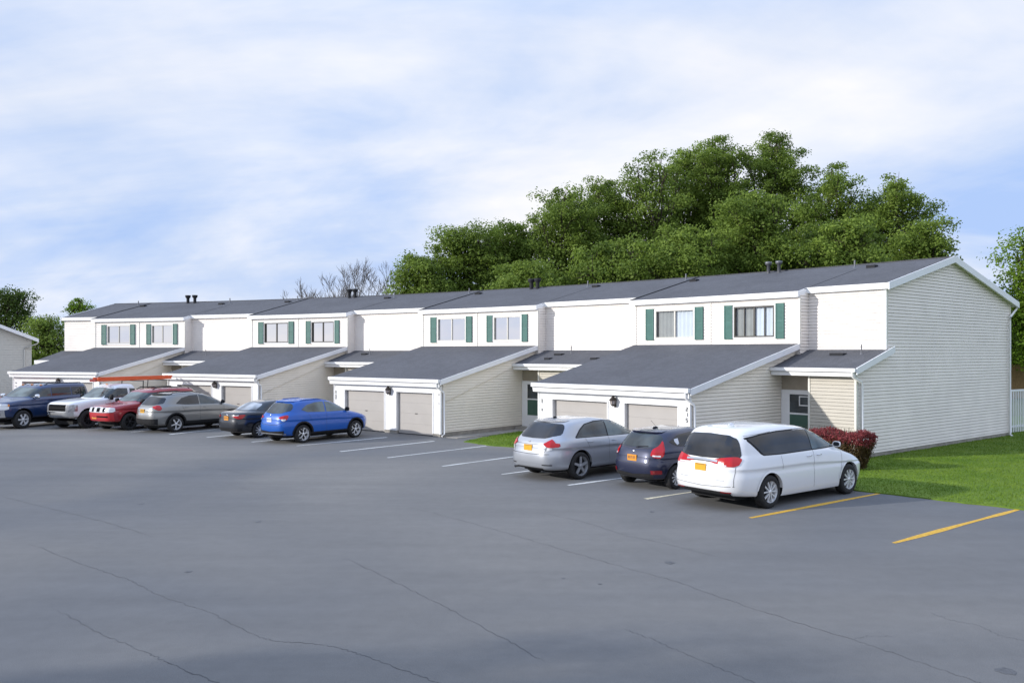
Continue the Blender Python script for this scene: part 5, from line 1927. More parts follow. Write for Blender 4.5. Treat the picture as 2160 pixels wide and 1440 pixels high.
mb = MB(); line(mb, bv, 'rear', [(-.70, .72), (0, .70), (.70, .72)], .014); line(mb, bv, 'rear', [(-.66, 1.0), (-.56, .74)], .008); line(mb, bv, 'rear', [(.66, 1.0), (.56, .74)], .008); line(mb, bv, 'rear', [(-.5, .96), (0, .95), (.5, .96)], .008)
mb.build('panel_gap', [M['gap']], root)
mb = MB(); line(mb, bv, 'rear', [(-.82, .47), (0, .46), (.82, .47)], .02, .01); mb.build('bumper_step', [P_silver], root)
for y in (-.62, .62): feat(root, bv, 'reflector', M['black'], 'rear', [(y - .12, .445), (y + .12, .445)], [(y - .12, .42), (y + .12, .42)], off=.01, nu=6, nv=2)
feat(root, bv, 'lower_valance', M['cladding'], 'rear', [(-.5, .345), (.5, .345)], [(-.5, .29), (.5, .29)], off=.006, nv=3)
for y in (.66,):
    mb = MB(); mb.lathe([(.035, -.1), (.035, .1)], 'x', 12, (-2.17, y, .285)); mb.build('exhaust', [M['chrome']], root)
spoiler(root, bv, P_silver, 1.525, 0.56)
mb = MB(); mb.ellipsoid((-1.30, .1, 1.60), (.07, .04, .03)); mb.build('roof_antenna', [M['black']], root)
mirror(root, bv, 1.05, 1.10, P_silver)
handles(root, bv, [(-.95, .985), (.0, .975)], P_silver)
arch_trim(root, bv, 'arch_lip', P_silver, AR, .37, .425, .465, .008, 8, 172); arch_trim(root, bv, 'arch_lip', P_silver, AF, .37, .425, .465, .008, 8, 172)
feat(root, bv, 'windshield', M['glass'], 'front', [(-.55, 1.48), (0, 1.52), (.55, 1.48)], [(-.55, 1.14), (0, 1.12), (.55, 1.14)])

# ---- blue crossover
P_blue = paint('bright_blue_paint', (0.0, 0.088, 0.42), 0.1, 0.32)
P_blue.node_tree.nodes['Principled BSDF'].inputs['Coat Weight'].default_value = 0.55
HV = scale_rings(VZ, 4.30 / 4.80, 1.775 / 1.905, 1.0, 0.02)
AR, AF = -1.27, 1.32
root, bv = car('crossover', 'bright blue crossover standing in front of the taupe garage door', 'car', px_ground(638, 934), 37.5, (AR, -.80), [crease(HV, d=.018)], P_blue, [(AR, .35, .42), (AF, .35, .42)], .8875)
for (x, y) in ((AR, -.77), (AR, .77), (AF, -.77), (AF, .77)): wheel(root, x, y, .345, .22, 'swirl', [M['alloy'], M['darkrim']], .245)
feat(root, bv, 'rear_window', M['glass'], 'rear', [(-.66, 1.28), (-.60, 1.42), (-.5, 1.48), (0, 1.50), (.5, 1.48), (.60, 1.42), (.66, 1.28)], [(-.66, 1.22), (-.45, 1.13), (0, 1.11), (.45, 1.13), (.66, 1.22)], nu=30)
for md in ('L', 'R'):
    feat(root, bv, 'side_window', M['lightglass'], md, [(-1.28, 1.26), (-1.0, 1.42), (-.6, 1.495), (-.2, 1.51)], [(-1.28, 1.24), (-1.05, 1.15), (-.2, 1.12)], nu=24)
    feat(root, bv, 'side_window', M['lightglass'], md, [(-.14, 1.51), (.15, 1.475), (.55, 1.33), (1.0, 1.14)], [(-.14, 1.12), (1.0, 1.11)], nu=22)
    seams(root, bv, [[(-.17, 1.1), (-.18, .7), (-.17, .42)], [(-1.02, 1.1), (-.86, .8)], [(.97, 1.08), (.92, .45)]], md)
    feat(root, bv, 'sill_cladding', M['cladding'], md, [(-.9, .40), (.95, .40)], [(-.9, .29), (.95, .29)], off=.012, nv=3)
for s in (1, -1):
    angs = [-22, -4, 14, 32, 48, 60, 70]
    tops = [.985, 1.02, 1.045, 1.06, 1.065, 1.06, 1.04]; bots = [.97, .935, .905, .885, .90, .955, 1.03]
    tp = sorted([(180 - s * q, z) for q, z in zip(angs, tops)]); bt = sorted([(180 - s * q, z) for q, z in zip(angs, bots)])
    feat(root, bv, 'taillight', M['red'], (-1.78, s * .55), tp, bt, off=.016, nu=24)
    tp2 = sorted([(180 - s * q, z) for q, z in ((6, .92), (42, .925))]); bt2 = sorted([(180 - s * q, z) for q, z in ((6, .89), (24, .84), (42, .895))])
    feat(root, bv, 'reverse_lamp', M['clear'], (-1.78, s * .55), tp2, bt2, off=.02, nu=10, nv=3)
plate(root, bv, 'rear', .06, .88, M['whiteplate'], True, .27, .15)
badge(root, bv, 'rear', .06, 1.06, (.04, .035))
feat(root, bv, 'rear_cladding', M['black'], (-1.6, 0), [(122, .50), (180, .45), (238, .50)], [(122, .30), (238, .30)], off=.012, nu=40, nv=4)
mb = MB(); line(mb, bv, 'rear', [(-.7, .38), (.7, .38)], .03, .02); mb.build('skid_trim', [M['greyalloy']], root)
mb = MB(); line(mb, bv, 'rear', [(-.62, .80), (-.4, .72), (0, .70), (.4, .72), (.62, .80)], .012); mb.build('panel_gap', [M['gap']], root)
for x in (AR, AF): arch_trim(root, bv, 'arch_cladding', M['black'], x, .35, .415, .475, .014, 2, 178)
for s in (1, -1):
    mb = MB(); mb.tube([(-1.35, s * .50, 1.52), (-1.1, s * .55, 1.60), (-.4, s * .56, 1.615), (0.05, s * .52, 1.54)], .018, 6); mb.build('roof_rail', [P_blue], root)
mirror(root, bv, .92, 1.12, M['black'])
spoiler(root, bv, P_blue, 1.535, 0.52)
feat(root, bv, 'windshield', M['glass'], 'front', [(-.52, 1.48), (0, 1.52), (.52, 1.48)], [(-.52, 1.15), (0, 1.13), (.52, 1.15)])

# ---- black sedan
P_black = paint('near_black_paint', (0.010, 0.012, 0.020), 0.3, 0.3)
CO = [(-2.0, 2.0, .70, 5, .23), (-2.23, 2.22, .84, 5.5, .28), (-2.31, 2.31, .88, 5.5, .45), (-2.32, 2.32, .8875, 5.5, .62), (-2.29, 2.26, .885, 5, [(-2.3, .84), (0, .80), (2.3, .72)]), (-2.25, 2.1, .865, 5, [(-2.25, .98), (-1.6, .97), (0, .91), (2.1, .80)]),
      (-2.10, 1.75, .84, 4.6, [(-2.1, 1.035), (-1.6, 1.03), (0, .96), (1.75, .88)]), (-1.72, 1.25, .79, 4.2, [(-1.72, 1.06), (0, 1.0), (1.25, .99)]), (-1.38, .75, .725, 4.0, [(-1.38, 1.22), (.75, 1.20)]), (-1.08, .35, .65, 4, [(-1.1, 1.36), (.35, 1.34)]),
      (-.85, .12, .55, 3.8, [(-.85, 1.415), (-.3, 1.435), (.1, 1.395)]), (-.6, -.1, .36, 3.4, [(-.6, 1.445), (-.3, 1.455), (-.1, 1.445)])]
CO = norm_rings(CO)
AR, AF = -1.33, 1.37
root, bv = car('sedan', 'black sedan tucked in left of the bright blue crossover', 'car', px_ground(547, 923), 39.5, (AR, -.80), [crease(CO)], P_black, [(AR, .32, .375), (AF, .32, .375)], .8875)
for (x, y) in ((AR, -.77), (AR, .77), (AF, -.77), (AF, .77)): wheel(root, x, y, .315, .21, 'twin', [M['alloy'], M['darkrim']])
feat(root, bv, 'rear_window', M['skyglass'], 'rear', [(-.66, 1.16), (-.58, 1.33), (0, 1.37), (.58, 1.33), (.66, 1.16)], [(-.66, 1.11), (0, 1.085), (.66, 1.11)], nu=24)
for md in ('L', 'R'):
    feat(root, bv, 'side_window', M['glass'], md, [(-1.35, 1.13), (-1.0, 1.32), (-.6, 1.365), (-.15, 1.37)], [(-1.35, 1.10), (-.15, 1.03)], nu=20)
    feat(root, bv, 'side_window', M['glass'], md, [(-.11, 1.37), (.2, 1.32), (.6, 1.18), (1.0, 1.02)], [(-.11, 1.03), (1.0, 1.0)], nu=20)
    seams(root, bv, [[(-.13, 1.0), (-.13, .35)], [(-1.0, 1.0), (-.9, .75)]], md)
for s in (1, -1):
    angs = [-18, 0, 18, 36, 54, 66]
    tops = [.90, .915, .935, .95, .955, .945]; bots = [.87, .82, .79, .79, .85, .93]
    tp = sorted([(180 - s * q, z) for q, z in zip(angs, tops)]); bt = sorted([(180 - s * q, z) for q, z in zip(angs, bots)])
    feat(root, bv, 'taillight', M['red'], (-1.85, s * .56), tp, bt, off=.014, nu=20)
    tp2 = sorted([(180 - s * q, z) for q, z in ((-8, .915), (16, .94))]); bt2 = sorted([(180 - s * q, z) for q, z in ((-8, .90), (16, .912))])
    feat(root, bv, 'reverse_lamp', M['clear'], (-1.85, s * .56), tp2, bt2, off=.018, nu=8, nv=2)
plate(root, bv, 'rear', .0, .80, M['orangeplate'], True, .30, .16)
badge(root, bv, 'rear', .0, .93, (.06, .035))
mb = MB(); line(mb, bv, 'rear', [(-.6, .66), (0, .64), (.6, .66)], .012); mb.build('panel_gap', [M['gap']], root)
feat(root, bv, 'lower_bumper', M['cladding'], (-1.6, 0), [(122, .42), (238, .42)], [(122, .29), (238, .29)], off=.008, nu=40, nv=3)
mirror(root, bv, .95, 1.0, P_black)
feat(root, bv, 'windshield', M['glass'], 'front', [(-.5, 1.36), (0, 1.39), (.5, 1.36)], [(-.5, 1.04), (0, 1.02), (.5, 1.04)])

# ---- grey SUV
P_grey = paint('pepper_grey_paint', (0.235, 0.235, 0.23), 0.6, 0.33)
TE = scale_rings(VZ, 4.63 / 4.80, 1.84 / 1.905, 1.66 / 1.61, 0.02)
AR, AF = -1.34, 1.385
root, bv = car('suv', 'grey SUV with black cladding between the red SUV and black sedan', 'car', px_ground(370, 911), 35.5, (AR, -.83), [crease(TE, d=.016)], P_grey, [(AR, .355, .43), (AF, .355, .43)], .92)
for (x, y) in ((AR, -.80), (AR, .80), (AF, -.80), (AF, .80)): wheel(root, x, y, .352, .225, 'cross', [M['alloy'], M['darkrim']], .245)
feat(root, bv, 'rear_window', M['privacy'], 'rear', [(-.70, 1.28), (-.64, 1.46), (0, 1.52), (.64, 1.46), (.70, 1.28)], [(-.70, 1.23), (-.45, 1.17), (0, 1.16), (.45, 1.17), (.70, 1.23)], nu=30)
for md in ('L', 'R'):
    feat(root, bv, 'side_window', M['privacy'], md, [(-1.30, 1.22), (-1.0, 1.44), (-.6, 1.535), (-.2, 1.55)], [(-1.30, 1.205), (-.9, 1.155), (-.2, 1.14)], nu=26)
    feat(root, bv, 'side_window', M['glass'], md, [(-.15, 1.55), (.15, 1.52), (.6, 1.37), (1.1, 1.15)], [(-.15, 1.14), (1.1, 1.13)], nu=22)
    seams(root, bv, [[(-.18, 1.1), (-.2, .7), (-.18, .45)], [(-1.05, 1.1), (-.92, .85)], [(1.03, 1.1), (.98, .45)]], md)
    feat(root, bv, 'sill_cladding', M['black'], md, [(-.92, .46), (1.0, .46)], [(-.92, .30), (1.0, .30)], off=.012, nv=3)
    h = cast(bv, md, 0, .5)
for s in (1, -1):
    angs = [-14, 4, 22, 40, 56, 68]
    tops = [1.12, 1.15, 1.16, 1.15, 1.12, 1.05]; bots = [1.09, 1.03, .98, .95, .96, 1.03]
    tp = sorted([(180 - s * q, z) for q, z in zip(angs, tops)]); bt = sorted([(180 - s * q, z) for q, z in zip(angs, bots)])
    feat(root, bv, 'taillight', M['red'], (-1.85, s * .58), tp, bt, off=.016, nu=20)
plate(root, bv, 'rear', .1, .92, M['gold'], True, .30, .16)
mb = MB(); line(mb, bv, 'rear', [(-.55, 1.03), (0, 1.02), (.55, 1.03)], .05, .012); line(mb, bv, 'rear', [(-.6, .80), (0, .775), (.6, .80)], .03, .012); mb.build('chrome_bar', [M['chrome']], root)
feat(root, bv, 'lower_bumper', M['cladding'], (-1.7, 0), [(118, .60), (180, .58), (242, .60)], [(118, .31), (242, .31)], off=.012, nu=40, nv=5)
for x in (AR, AF): arch_trim(root, bv, 'arch_cladding', M['black'], x, .355, .425, .485, .014, 2, 178)
for s in (1, -1):
    mb = MB(); mb.tube([(-1.5, s * .56, 1.58), (-1.3, s * .6, 1.665), (-.4, s * .6, 1.69), (0.05, s * .57, 1.61)], .018, 6); mb.build('roof_rail', [M['black']], root)
spoiler(root, bv, M['black'], 1.585, 0.56)
mirror(root, bv, 1.0, 1.15, M['black'])
handles(root, bv, [(-.85, 1.04), (.05, 1.03)], P_grey)
feat(root, bv, 'windshield', M['glass'], 'front', [(-.55, 1.52), (0, 1.57), (.55, 1.52)], [(-.55, 1.18), (0, 1.16), (.55, 1.18)])

# ---- red SUV (nose to the viewer)
P_red = paint('dark_red_paint', (0.30, 0.010, 0.022), 0.35, 0.35)
RS = [(-2.2, 2.2, .8, 6, .38), (-2.42, 2.42, .93, 7, .43), (-2.48, 2.48, .97, 7, .58), (-2.5, 2.5, .975, 7, .8), (-2.48, 2.46, .97, 7, [(-2.5, 1.0), (2.5, .96)]), (-2.45, 2.34, .955, 6.5, [(-2.5, 1.13), (.9, 1.11), (2.35, 1.04)]),
      (-2.42, 1.9, .93, 6, [(-2.4, 1.19), (.9, 1.16), (1.9, 1.12)]), (-2.38, 1.22, .90, 5.5, [(-2.4, 1.25), (1.2, 1.20)]), (-2.32, .85, .85, 5.2, [(-2.3, 1.44), (.85, 1.42)]), (-2.24, .50, .79, 5, [(-2.2, 1.64), (.5, 1.62)]),
      (-2.1, .27, .70, 4.6, [(-2.1, 1.72), (-.8, 1.73), (.25, 1.695)]), (-1.8, -.05, .5, 4, [(-1.8, 1.755), (-.6, 1.765), (0, 1.74)])]
RS = norm_rings(RS)
RSR = scale_rings(RS, .97, .90, 1.0)
AR, AF = -1.40, 1.50
root, bv = car('suv', 'dark red SUV facing the viewer with roof rails and bright red bumper', 'car', px_ground(272, 907), 209, (AF, .78), [crease(RSR)], P_red, [(AR, .38, .45), (AF, .38, .45)], .8775)
for (x, y) in ((AR, -.745), (AR, .745), (AF, -.745), (AF, .745)): wheel(root, x, y, .375, .25, 'six', [M['darkrim'], M['darkrim']], .235)
feat(root, bv, 'windshield', M['lightglass'], 'front', [(-.70, 1.58), (0, 1.62), (.70, 1.58)], [(-.78, 1.26), (0, 1.22), (.78, 1.26)], nu=24)
for md in ('L', 'R'):
    feat(root, bv, 'side_window', M['glass'], md, [(.0, 1.60), (.40, 1.58), (.75, 1.42), (1.0, 1.25)], [(.0, 1.24), (1.0, 1.22)], nu=18)
    feat(root, bv, 'side_window', M['privacy'], md, [(-1.15, 1.60), (-.06, 1.60)], [(-1.15, 1.26), (-.06, 1.24)], nu=18)
    feat(root, bv, 'side_window', M['privacy'], md, [(-2.05, 1.58), (-1.22, 1.60)], [(-2.05, 1.28), (-1.22, 1.26)], nu=18)
    seams(root, bv, [[(-.03, 1.2), (-.03, .5)], [(1.05, 1.15), (1.0, .5)], [(-1.1, 1.2), (-1.0, .8)]], md)
# bright bumper, silver grille surround, lamps
P_rbump = paint('bright_red_bumper', (0.48, 0.008, 0.014), 0.1, 0.35)
feat(root, bv, 'front_bumper', P_rbump, 'front', [(-.77, .80), (0, .785), (.77, .80)], [(-.77, .46), (0, .44), (.77, .46)], off=.02, nu=30)
feat(root, bv, 'grille', M['clear'], 'front', [(-.56, 1.0), (0, 1.02), (.56, 1.0)], [(-.56, .81), (0, .80), (.56, .81)], off=.022, nu=20)
for y in (-.36, 0.0, .36):
    w = .15 if y == 0 else .10
    feat(root, bv, 'grille_opening', M['grill'], 'front', [(y - w, .99), (y + w, .99)], [(y - w * .7, .83), (y + w * .7, .83)], off=.03, nu=8, nv=4)
badge(root, bv, 'front', 0, .91, (.06, .05))
for s in (1, -1):
    tp = sorted([(-s * -q, z) for q, z in ((-12, 1.0), (10, 1.005), (35, 1.0), (50, .98))]); bt = sorted([(-s * -q, z) for q, z in ((-12, .82), (10, .815), (35, .83), (50, .87))])
    feat(root, bv, 'headlight', M['clear'], (2.0, s * .58), tp, bt, off=.024, nu=16)
plate(root, bv, 'front', -.28, .60, M['orangeplate'], True)
feat(root, bv, 'air_intake', M['grill'], 'front', [(-.1, .66), (.6, .66)], [(-.1, .60), (.6, .60)], off=.026, nu=8, nv=2)
mirror(root, bv, .90, 1.20, M['black'], .14, (.08, .11, .09))
for s in (1, -1):
    mb = MB(); mb.tube([(-1.9, s * .55, 1.70), (-1.75, s * .58, 1.79), (-.1, s * .58, 1.80), (0.12, s * .55, 1.72)], .022, 6); mb.build('roof_rail', [M['black']], root)
for x in (-1.3, -.35):
    mb = MB(); mb.tube([(x, -.58, 1.79), (x, .58, 1.79)], .016, 6); mb.build('roof_rack_bar', [M['black']], root)
handles(root, bv, [(-.9, 1.08), (.1, 1.06)], P_red)
feat(root, bv, 'rear_window', M['privacy'], 'rear', [(-.72, 1.56), (.72, 1.56)], [(-.78, 1.28), (.78, 1.28)][:2])

# ---- white pickup with ladder rack (nose to the viewer)
P_wtruck = paint('white_truck_paint', (0.74, 0.76, 0.80), 0.0, 0.38)
PK = norm_rings([(-2.7, 2.65, .82, 7, .48), (-2.88, 2.86, .97, 8, .54), (-2.92, 2.92, 1.0, 8, .70), (-2.92, 2.91, 1.015, 8, .95), (-2.9, 2.84, 1.0, 7.5, [(-2.9, 1.12), (1, 1.12), (2.8, 1.08)]), (-2.88, 2.62, .965, 7, [(-2.9, 1.22), (1, 1.20), (2.6, 1.15)]), (-2.85, 1.9, .88, 6, [(-2.9, 1.25), (.9, 1.25), (1.9, 1.22)])])
CAB = norm_rings([(-1.0, 1.42, .93, 5, 1.10), (-.98, 1.32, .92, 5, [(-.9, 1.26), (1.3, 1.22)]), (-.92, .92, .87, 4.8, [(-.9, 1.46), (.9, 1.44)]), (-.84, .57, .80, 4.6, [(-.8, 1.68), (.55, 1.66)]), (-.74, .36, .70, 4.4, [(-.7, 1.78), (-.2, 1.80), (.35, 1.765)]), (-.5, .1, .48, 4, [(-.5, 1.825), (-.1, 1.835), (.1, 1.815)])])
PK = scale_rings(PK, .97, .90, 1.05); CAB = scale_rings(CAB, .97, .90, 1.05)
AR, AF = -1.85, 1.95
WT = px_ground(184, 903)
root, bv = car('pickup_truck', 'white pickup truck facing the viewer with a ladder rack and chrome bumper', 'pickup truck', WT, 205, (AF, .80), [PK, CAB], P_wtruck, [(AR, .42, .50), (AF, .42, .50)], .9135)
wtruck = root
for (x, y) in ((AR, -.765), (AR, .765), (AF, -.765), (AF, .765)): wheel(root, x, y, .41, .28, 'plain', [M['darkrim'], M['darkrim']], .235)
feat(root, bv, 'windshield', M['lightglass'], 'front', [(-.68, 1.72), (0, 1.77), (.68, 1.72)], [(-.78, 1.345), (0, 1.31), (.78, 1.345)], nu=24)
for md in ('L', 'R'):
    feat(root, bv, 'side_window', M['glass'], md, [(-.22, 1.72), (.28, 1.74), (.6, 1.64), (.9, 1.45), (1.03, 1.33)], [(-.22, 1.31), (1.03, 1.31)], nu=20)
    feat(root, bv, 'side_window', M['glass'], md, [(-.74, 1.68), (-.34, 1.71)], [(-.78, 1.35), (-.34, 1.32)], nu=14)
    seams(root, bv, [[(-.28, 1.22), (-.28, .6)], [(1.1, 1.15), (1.08, .55)], [(-1.03, 1.2), (-1.03, .6)]], md)
feat(root, bv, 'front_bumper', M['chrome'], 'front', [(-.80, .78), (0, .78), (.80, .78)], [(-.80, .545), (0, .54), (.80, .545)], off=.05, nu=30, nv=5)
feat(root, bv, 'grille', M['grill'], 'front', [(-.56, 1.09), (.56, 1.09)], [(-.56, .80), (.56, .80)], off=.012, nu=20, nv=4)
mb = MB(); line(mb, bv, 'front', [(-.56, .945), (.56, .945)], .02, .02); mb.build('grille_bar', [M['black']], root)
for s in (1, -1):
    tp = sorted([(s * q, z) for q, z in ((-6, 1.09), (30, 1.09), (56, 1.07))]); bt = sorted([(s * q, z) for q, z in ((-6, .79), (30, .79), (56, .81))])
    feat(root, bv, 'headlight', M['lamp'], (2.3, s * .60), tp, bt, off=.016, nu=14)
plate(root, bv, 'front', -.40, .66, M['gold'], False)
feat(root, bv, 'lower_bumper', M['black'], 'front', [(-.8, .545), (.8, .545)], [(-.8, .51), (.8, .51)], off=.03, nv=2)
mirror(root, bv, .85, 1.30, M['black'], .17, (.07, .11, .13))
feat(root, bv, 'cab_visor', P_wtruck, 'front', [(-.6, 1.80), (0, 1.845), (.6, 1.80)], [(-.68, 1.67), (0, 1.71), (.68, 1.67)][1:2] and [(-.6, 1.765), (0, 1.81), (.6, 1.765)], off=.02, nv=2)
mb = MB(); mb.box(-2.75, -1.08, -.66, .66, 1.325, 1.335); mb.build('bed_floor', [M['black']], root)
for s in (1, -1):
    mb = MB(); mb.box(-2.86, -1.05, s * .75 - .06, s * .75 + .06, 1.29, 1.39); mb.build('bed_rail', [P_wtruck], root)
# rack: posts, cross bars
for x in (-1.15, -2.7):
    mb = MB()
    for s in (1, -1): mb.tube([(x + .05, s * .74, 1.28), (x, s * .74, 1.75), (x - .02, s * .72, 2.03)], .022, 6)
    mb.tube([(x - .02, -.76, 2.03), (x - .02, .76, 2.03)], .022, 6)
    mb.build('rack_frame', [M['blackmetal']], root)
mb = MB()
for s in (1, -1): mb.tube([(-1.1, s * .74, 1.30), (-1.35, s * .74, 1.42), (-1.9, s * .74, 1.31)], .016, 5)
mb.build('rack_brace', [M['blackmetal']], root)
mb = MB(); mb.box(.25, .30, -.06, .06, 1.89, 1.925); mb.build('cab_lamp', [M['amber']], root)

# ladder on the rack
c, s = math.cos(wtruck.rotation_euler.z), math.sin(wtruck.rotation_euler.z)


def on_truck(x, y, z): return (wtruck.location.x + c * x - s * y, wtruck.location.y + s * x + c * y, z)


lad = empty('extension_ladder', on_truck(-.4, .0, 2.05), wtruck.rotation_euler.z)
tag(lad, 'orange extension ladder lying on the rack of the white pickup truck', 'ladder')
LA, LB = 1.40, -2.95
for s_ in (1, -1):
    mb = MB(); mb.box(LA, LB, s_ * .20 - .018, s_ * .20 + .018, .005, .10); mb.build('side_rail', [M['ladder']], lad)
    mb = MB(); mb.box(LA - .1, LB - .1, s_ * .155 - .016, s_ * .155 + .016, .10, .185); mb.build('side_rail', [M['ladder']], lad)
for k in range(13):
    x = LA - .2 - k * .31
    mb = MB(); mb.tube([(x, -.2, .05), (x, .2, .05)], .017, 6); mb.tube([(x - .05, -.155, .14), (x - .05, .155, .14)], .017, 6); mb.build('rung', [M['rail']], lad)
mb = MB(); mb.box(LA + .001, LA + .05, -.20, .20, -.01, .10); mb.build('flag', [M['darkred']], lad)

# ---- navy SUV with clearance lamps (nose to the viewer)
P_navy = paint('navy_paint', (0.008, 0.030, 0.105), 0.35, 0.33)
NV = scale_rings(RS, 5.05 / 5.0, 2.03 / 1.95, 1.93 / 1.765, 0.03)
NV = NV[:7] + [(xr + d, xf, hw, n_, zc) for (xr, xf, hw, n_, zc), d in zip(NV[7:], (0.0, 0.0, 0.0, 0.0, 0.0))]
AR, AF = -1.45, 1.50
root, bv = car('suv', 'navy blue SUV at the left edge with roof marker lamps and chrome front', 'car', px_ground(46, 903.5), 200, (AF, .90), [crease(NV)], P_navy, [(AR, .42, .50), (AF, .42, .50)], 1.015)
for (x, y) in ((AR, -.87), (AR, .87), (AF, -.87), (AF, .87)): wheel(root, x, y, .41, .28, 'six', [M['alloy'], M['darkrim']], .265)
feat(root, bv, 'windshield', M['lightglass'], 'front', [(-.72, 1.74), (0, 1.79), (.72, 1.74)], [(-.80, 1.41), (0, 1.37), (.80, 1.41)], nu=24)
for md in ('L', 'R'):
    feat(root, bv, 'side_window', M['glass'], md, [(.0, 1.76), (.40, 1.74), (.72, 1.58), (.98, 1.39)], [(.0, 1.38), (.98, 1.36)], nu=18)
    feat(root, bv, 'side_window', M['privacy'], md, [(-1.1, 1.76), (-.06, 1.76)], [(-1.1, 1.40), (-.06, 1.38)], nu=18)
    feat(root, bv, 'side_window', M['privacy'], md, [(-2.0, 1.74), (-1.17, 1.76)], [(-2.0, 1.42), (-1.17, 1.40)][:2], nu=18)
    seams(root, bv, [[(-.03, 1.33), (-.03, .5)], [(1.05, 1.28), (1.0, .5)], [(-1.13, 1.33), (-1.13, .8)]], md)
feat(root, bv, 'front_bumper', M['chrome'], 'front', [(-.88, .86), (0, .86), (.88, .86)], [(-.88, .56), (0, .55), (.88, .56)], off=.05, nu=30, nv=5)
feat(root, bv, 'lower_bumper', M['cladding'], 'front', [(-.95, .56), (.95, .56)], [(-.95, .46), (.95, .46)], off=.03, nv=3)
feat(root, bv, 'grille', M['chrome'], 'front', [(-.60, 1.13), (.60, 1.13)], [(-.60, .89), (.60, .89)], off=.02, nu=20, nv=4)
for zz in (.94, 1.01, 1.08): feat(root, bv, 'grille_opening', M['grill'], 'front', [(-.54, zz + .022), (.54, zz + .022)], [(-.54, zz - .022), (.54, zz - .022)], off=.026, nu=12, nv=2)
for s in (1, -1):
    tp = sorted([(s * q, z) for q, z in ((-6, 1.13), (30, 1.13), (50, 1.11))]); bt = sorted([(s * q, z) for q, z in ((-6, .87), (30, .87), (50, .91))])
    feat(root, bv, 'headlight', M['clear'], (1.95, s * .68), tp, bt, off=.018, nu=14)
    tp = sorted([(s * q, z) for q, z in ((42, 1.12), (54, 1.10))]); bt = sorted([(s * q, z) for q, z in ((42, 1.02), (54, 1.03))])
    feat(root, bv, 'turn_signal', M['amber'], (1.95, s * .68), tp, bt, off=.022, nu=6, nv=3)
    feat(root, bv, 'fog_lamp', M['grill'], 'front', [(s * .66 - .11, .76), (s * .66 + .11, .76)], [(s * .66 - .11, .66), (s * .66 + .11, .66)], off=.056, nu=6, nv=3)
mirror(root, bv, .88, 1.36, M['chrome'], .20, (.09, .13, .10))
for k, y in enumerate((-.56, -.28, 0, .28, .56)):
    h = cast(bv, 'top', .22, y)
    mb = MB(); mb.ellipsoid((.22, y, h[0].z + .012), (.07, .055, .035)); mb.build('marker_lamp', [M['clear'] if k % 2 else M['amber']], root)
for s in (1, -1):
    mb = MB(); mb.tube([(-2.0, s * .60, 1.88), (-1.85, s * .63, 1.95), (-.1, s * .63, 1.965), (0.12, s * .6, 1.88)], .022, 6); mb.build('roof_rail', [M['blackmetal']], root)
handles(root, bv, [(-.9, 1.25), (.1, 1.23)], M['black'])

# ---- red car further away at the left edge
P_red2 = paint('plain_red_paint', (0.30, 0.014, 0.010), 0.1, 0.4)
AR, AF = -1.33, 1.37
root, bv = car('sedan', 'red car whose roof shows behind the hood of the navy SUV', 'car', (-28.1, 45.5), 250, (AF, .8), [CO], P_red2, [(AR, .32, .375), (AF, .32, .375)], .8875)
for (x, y) in ((AR, -.77), (AR, .77), (AF, -.77), (AF, .77)): wheel(root, x, y, .315, .21, 'twin', [M['alloy'], M['darkrim']])
for md in ('L', 'R'):
    feat(root, bv, 'side_window', M['glass'], md, [(-1.35, 1.13), (-1.0, 1.32), (-.6, 1.365), (-.15, 1.37)], [(-1.35, 1.10), (-.15, 1.03)], nu=20)
    feat(root, bv, 'side_window', M['glass'], md, [(-.11, 1.37), (.2, 1.32), (.6, 1.18), (1.0, 1.02)], [(-.11, 1.03), (1.0, 1.0)], nu=20)
feat(root, bv, 'windshield', M['glass'], 'front', [(-.5, 1.36), (0, 1.39), (.5, 1.36)], [(-.5, 1.04), (0, 1.02), (.5, 1.04)])

# ------------------------------------------------------------------ light and sky
SUN_AZ, SUN_EL = -104.0, 19.0
sd = Vector((math.sin(R(SUN_AZ)) * math.cos(R(SUN_EL)), math.cos(R(SUN_AZ)) * math.cos(R(SUN_EL)), math.sin(R(SUN_EL))))
sl = bpy.data.lights.new('sun', 'SUN')
sl.energy = 4.0
sl.angle = R(1.0)
sl.color = (1.0, 0.96, 0.90)
so = bpy.data.objects.new('sun', sl)
COL.objects.link(so)
so.rotation_euler = sd.to_track_quat('Z', 'Y').to_euler()
so.location = (-30, -20, 30)

wd = bpy.data.worlds.new('World')
SC.world = wd
wd.use_nodes = True
nt = wd.node_tree
L = nt.links.new
bg = nt.nodes['Background']
out = nt.nodes['World Output']
sky = N(nt, 'ShaderNodeTexSky')
sky.sky_type = 'NISHITA'
sky.sun_disc = False
sky.sun_elevation = R(SUN_EL)
sky.sun_rotation = R(SUN_AZ)
L(sky.outputs[0], bg.inputs['Color'])
bg.inputs['Strength'].default_value = 0.10
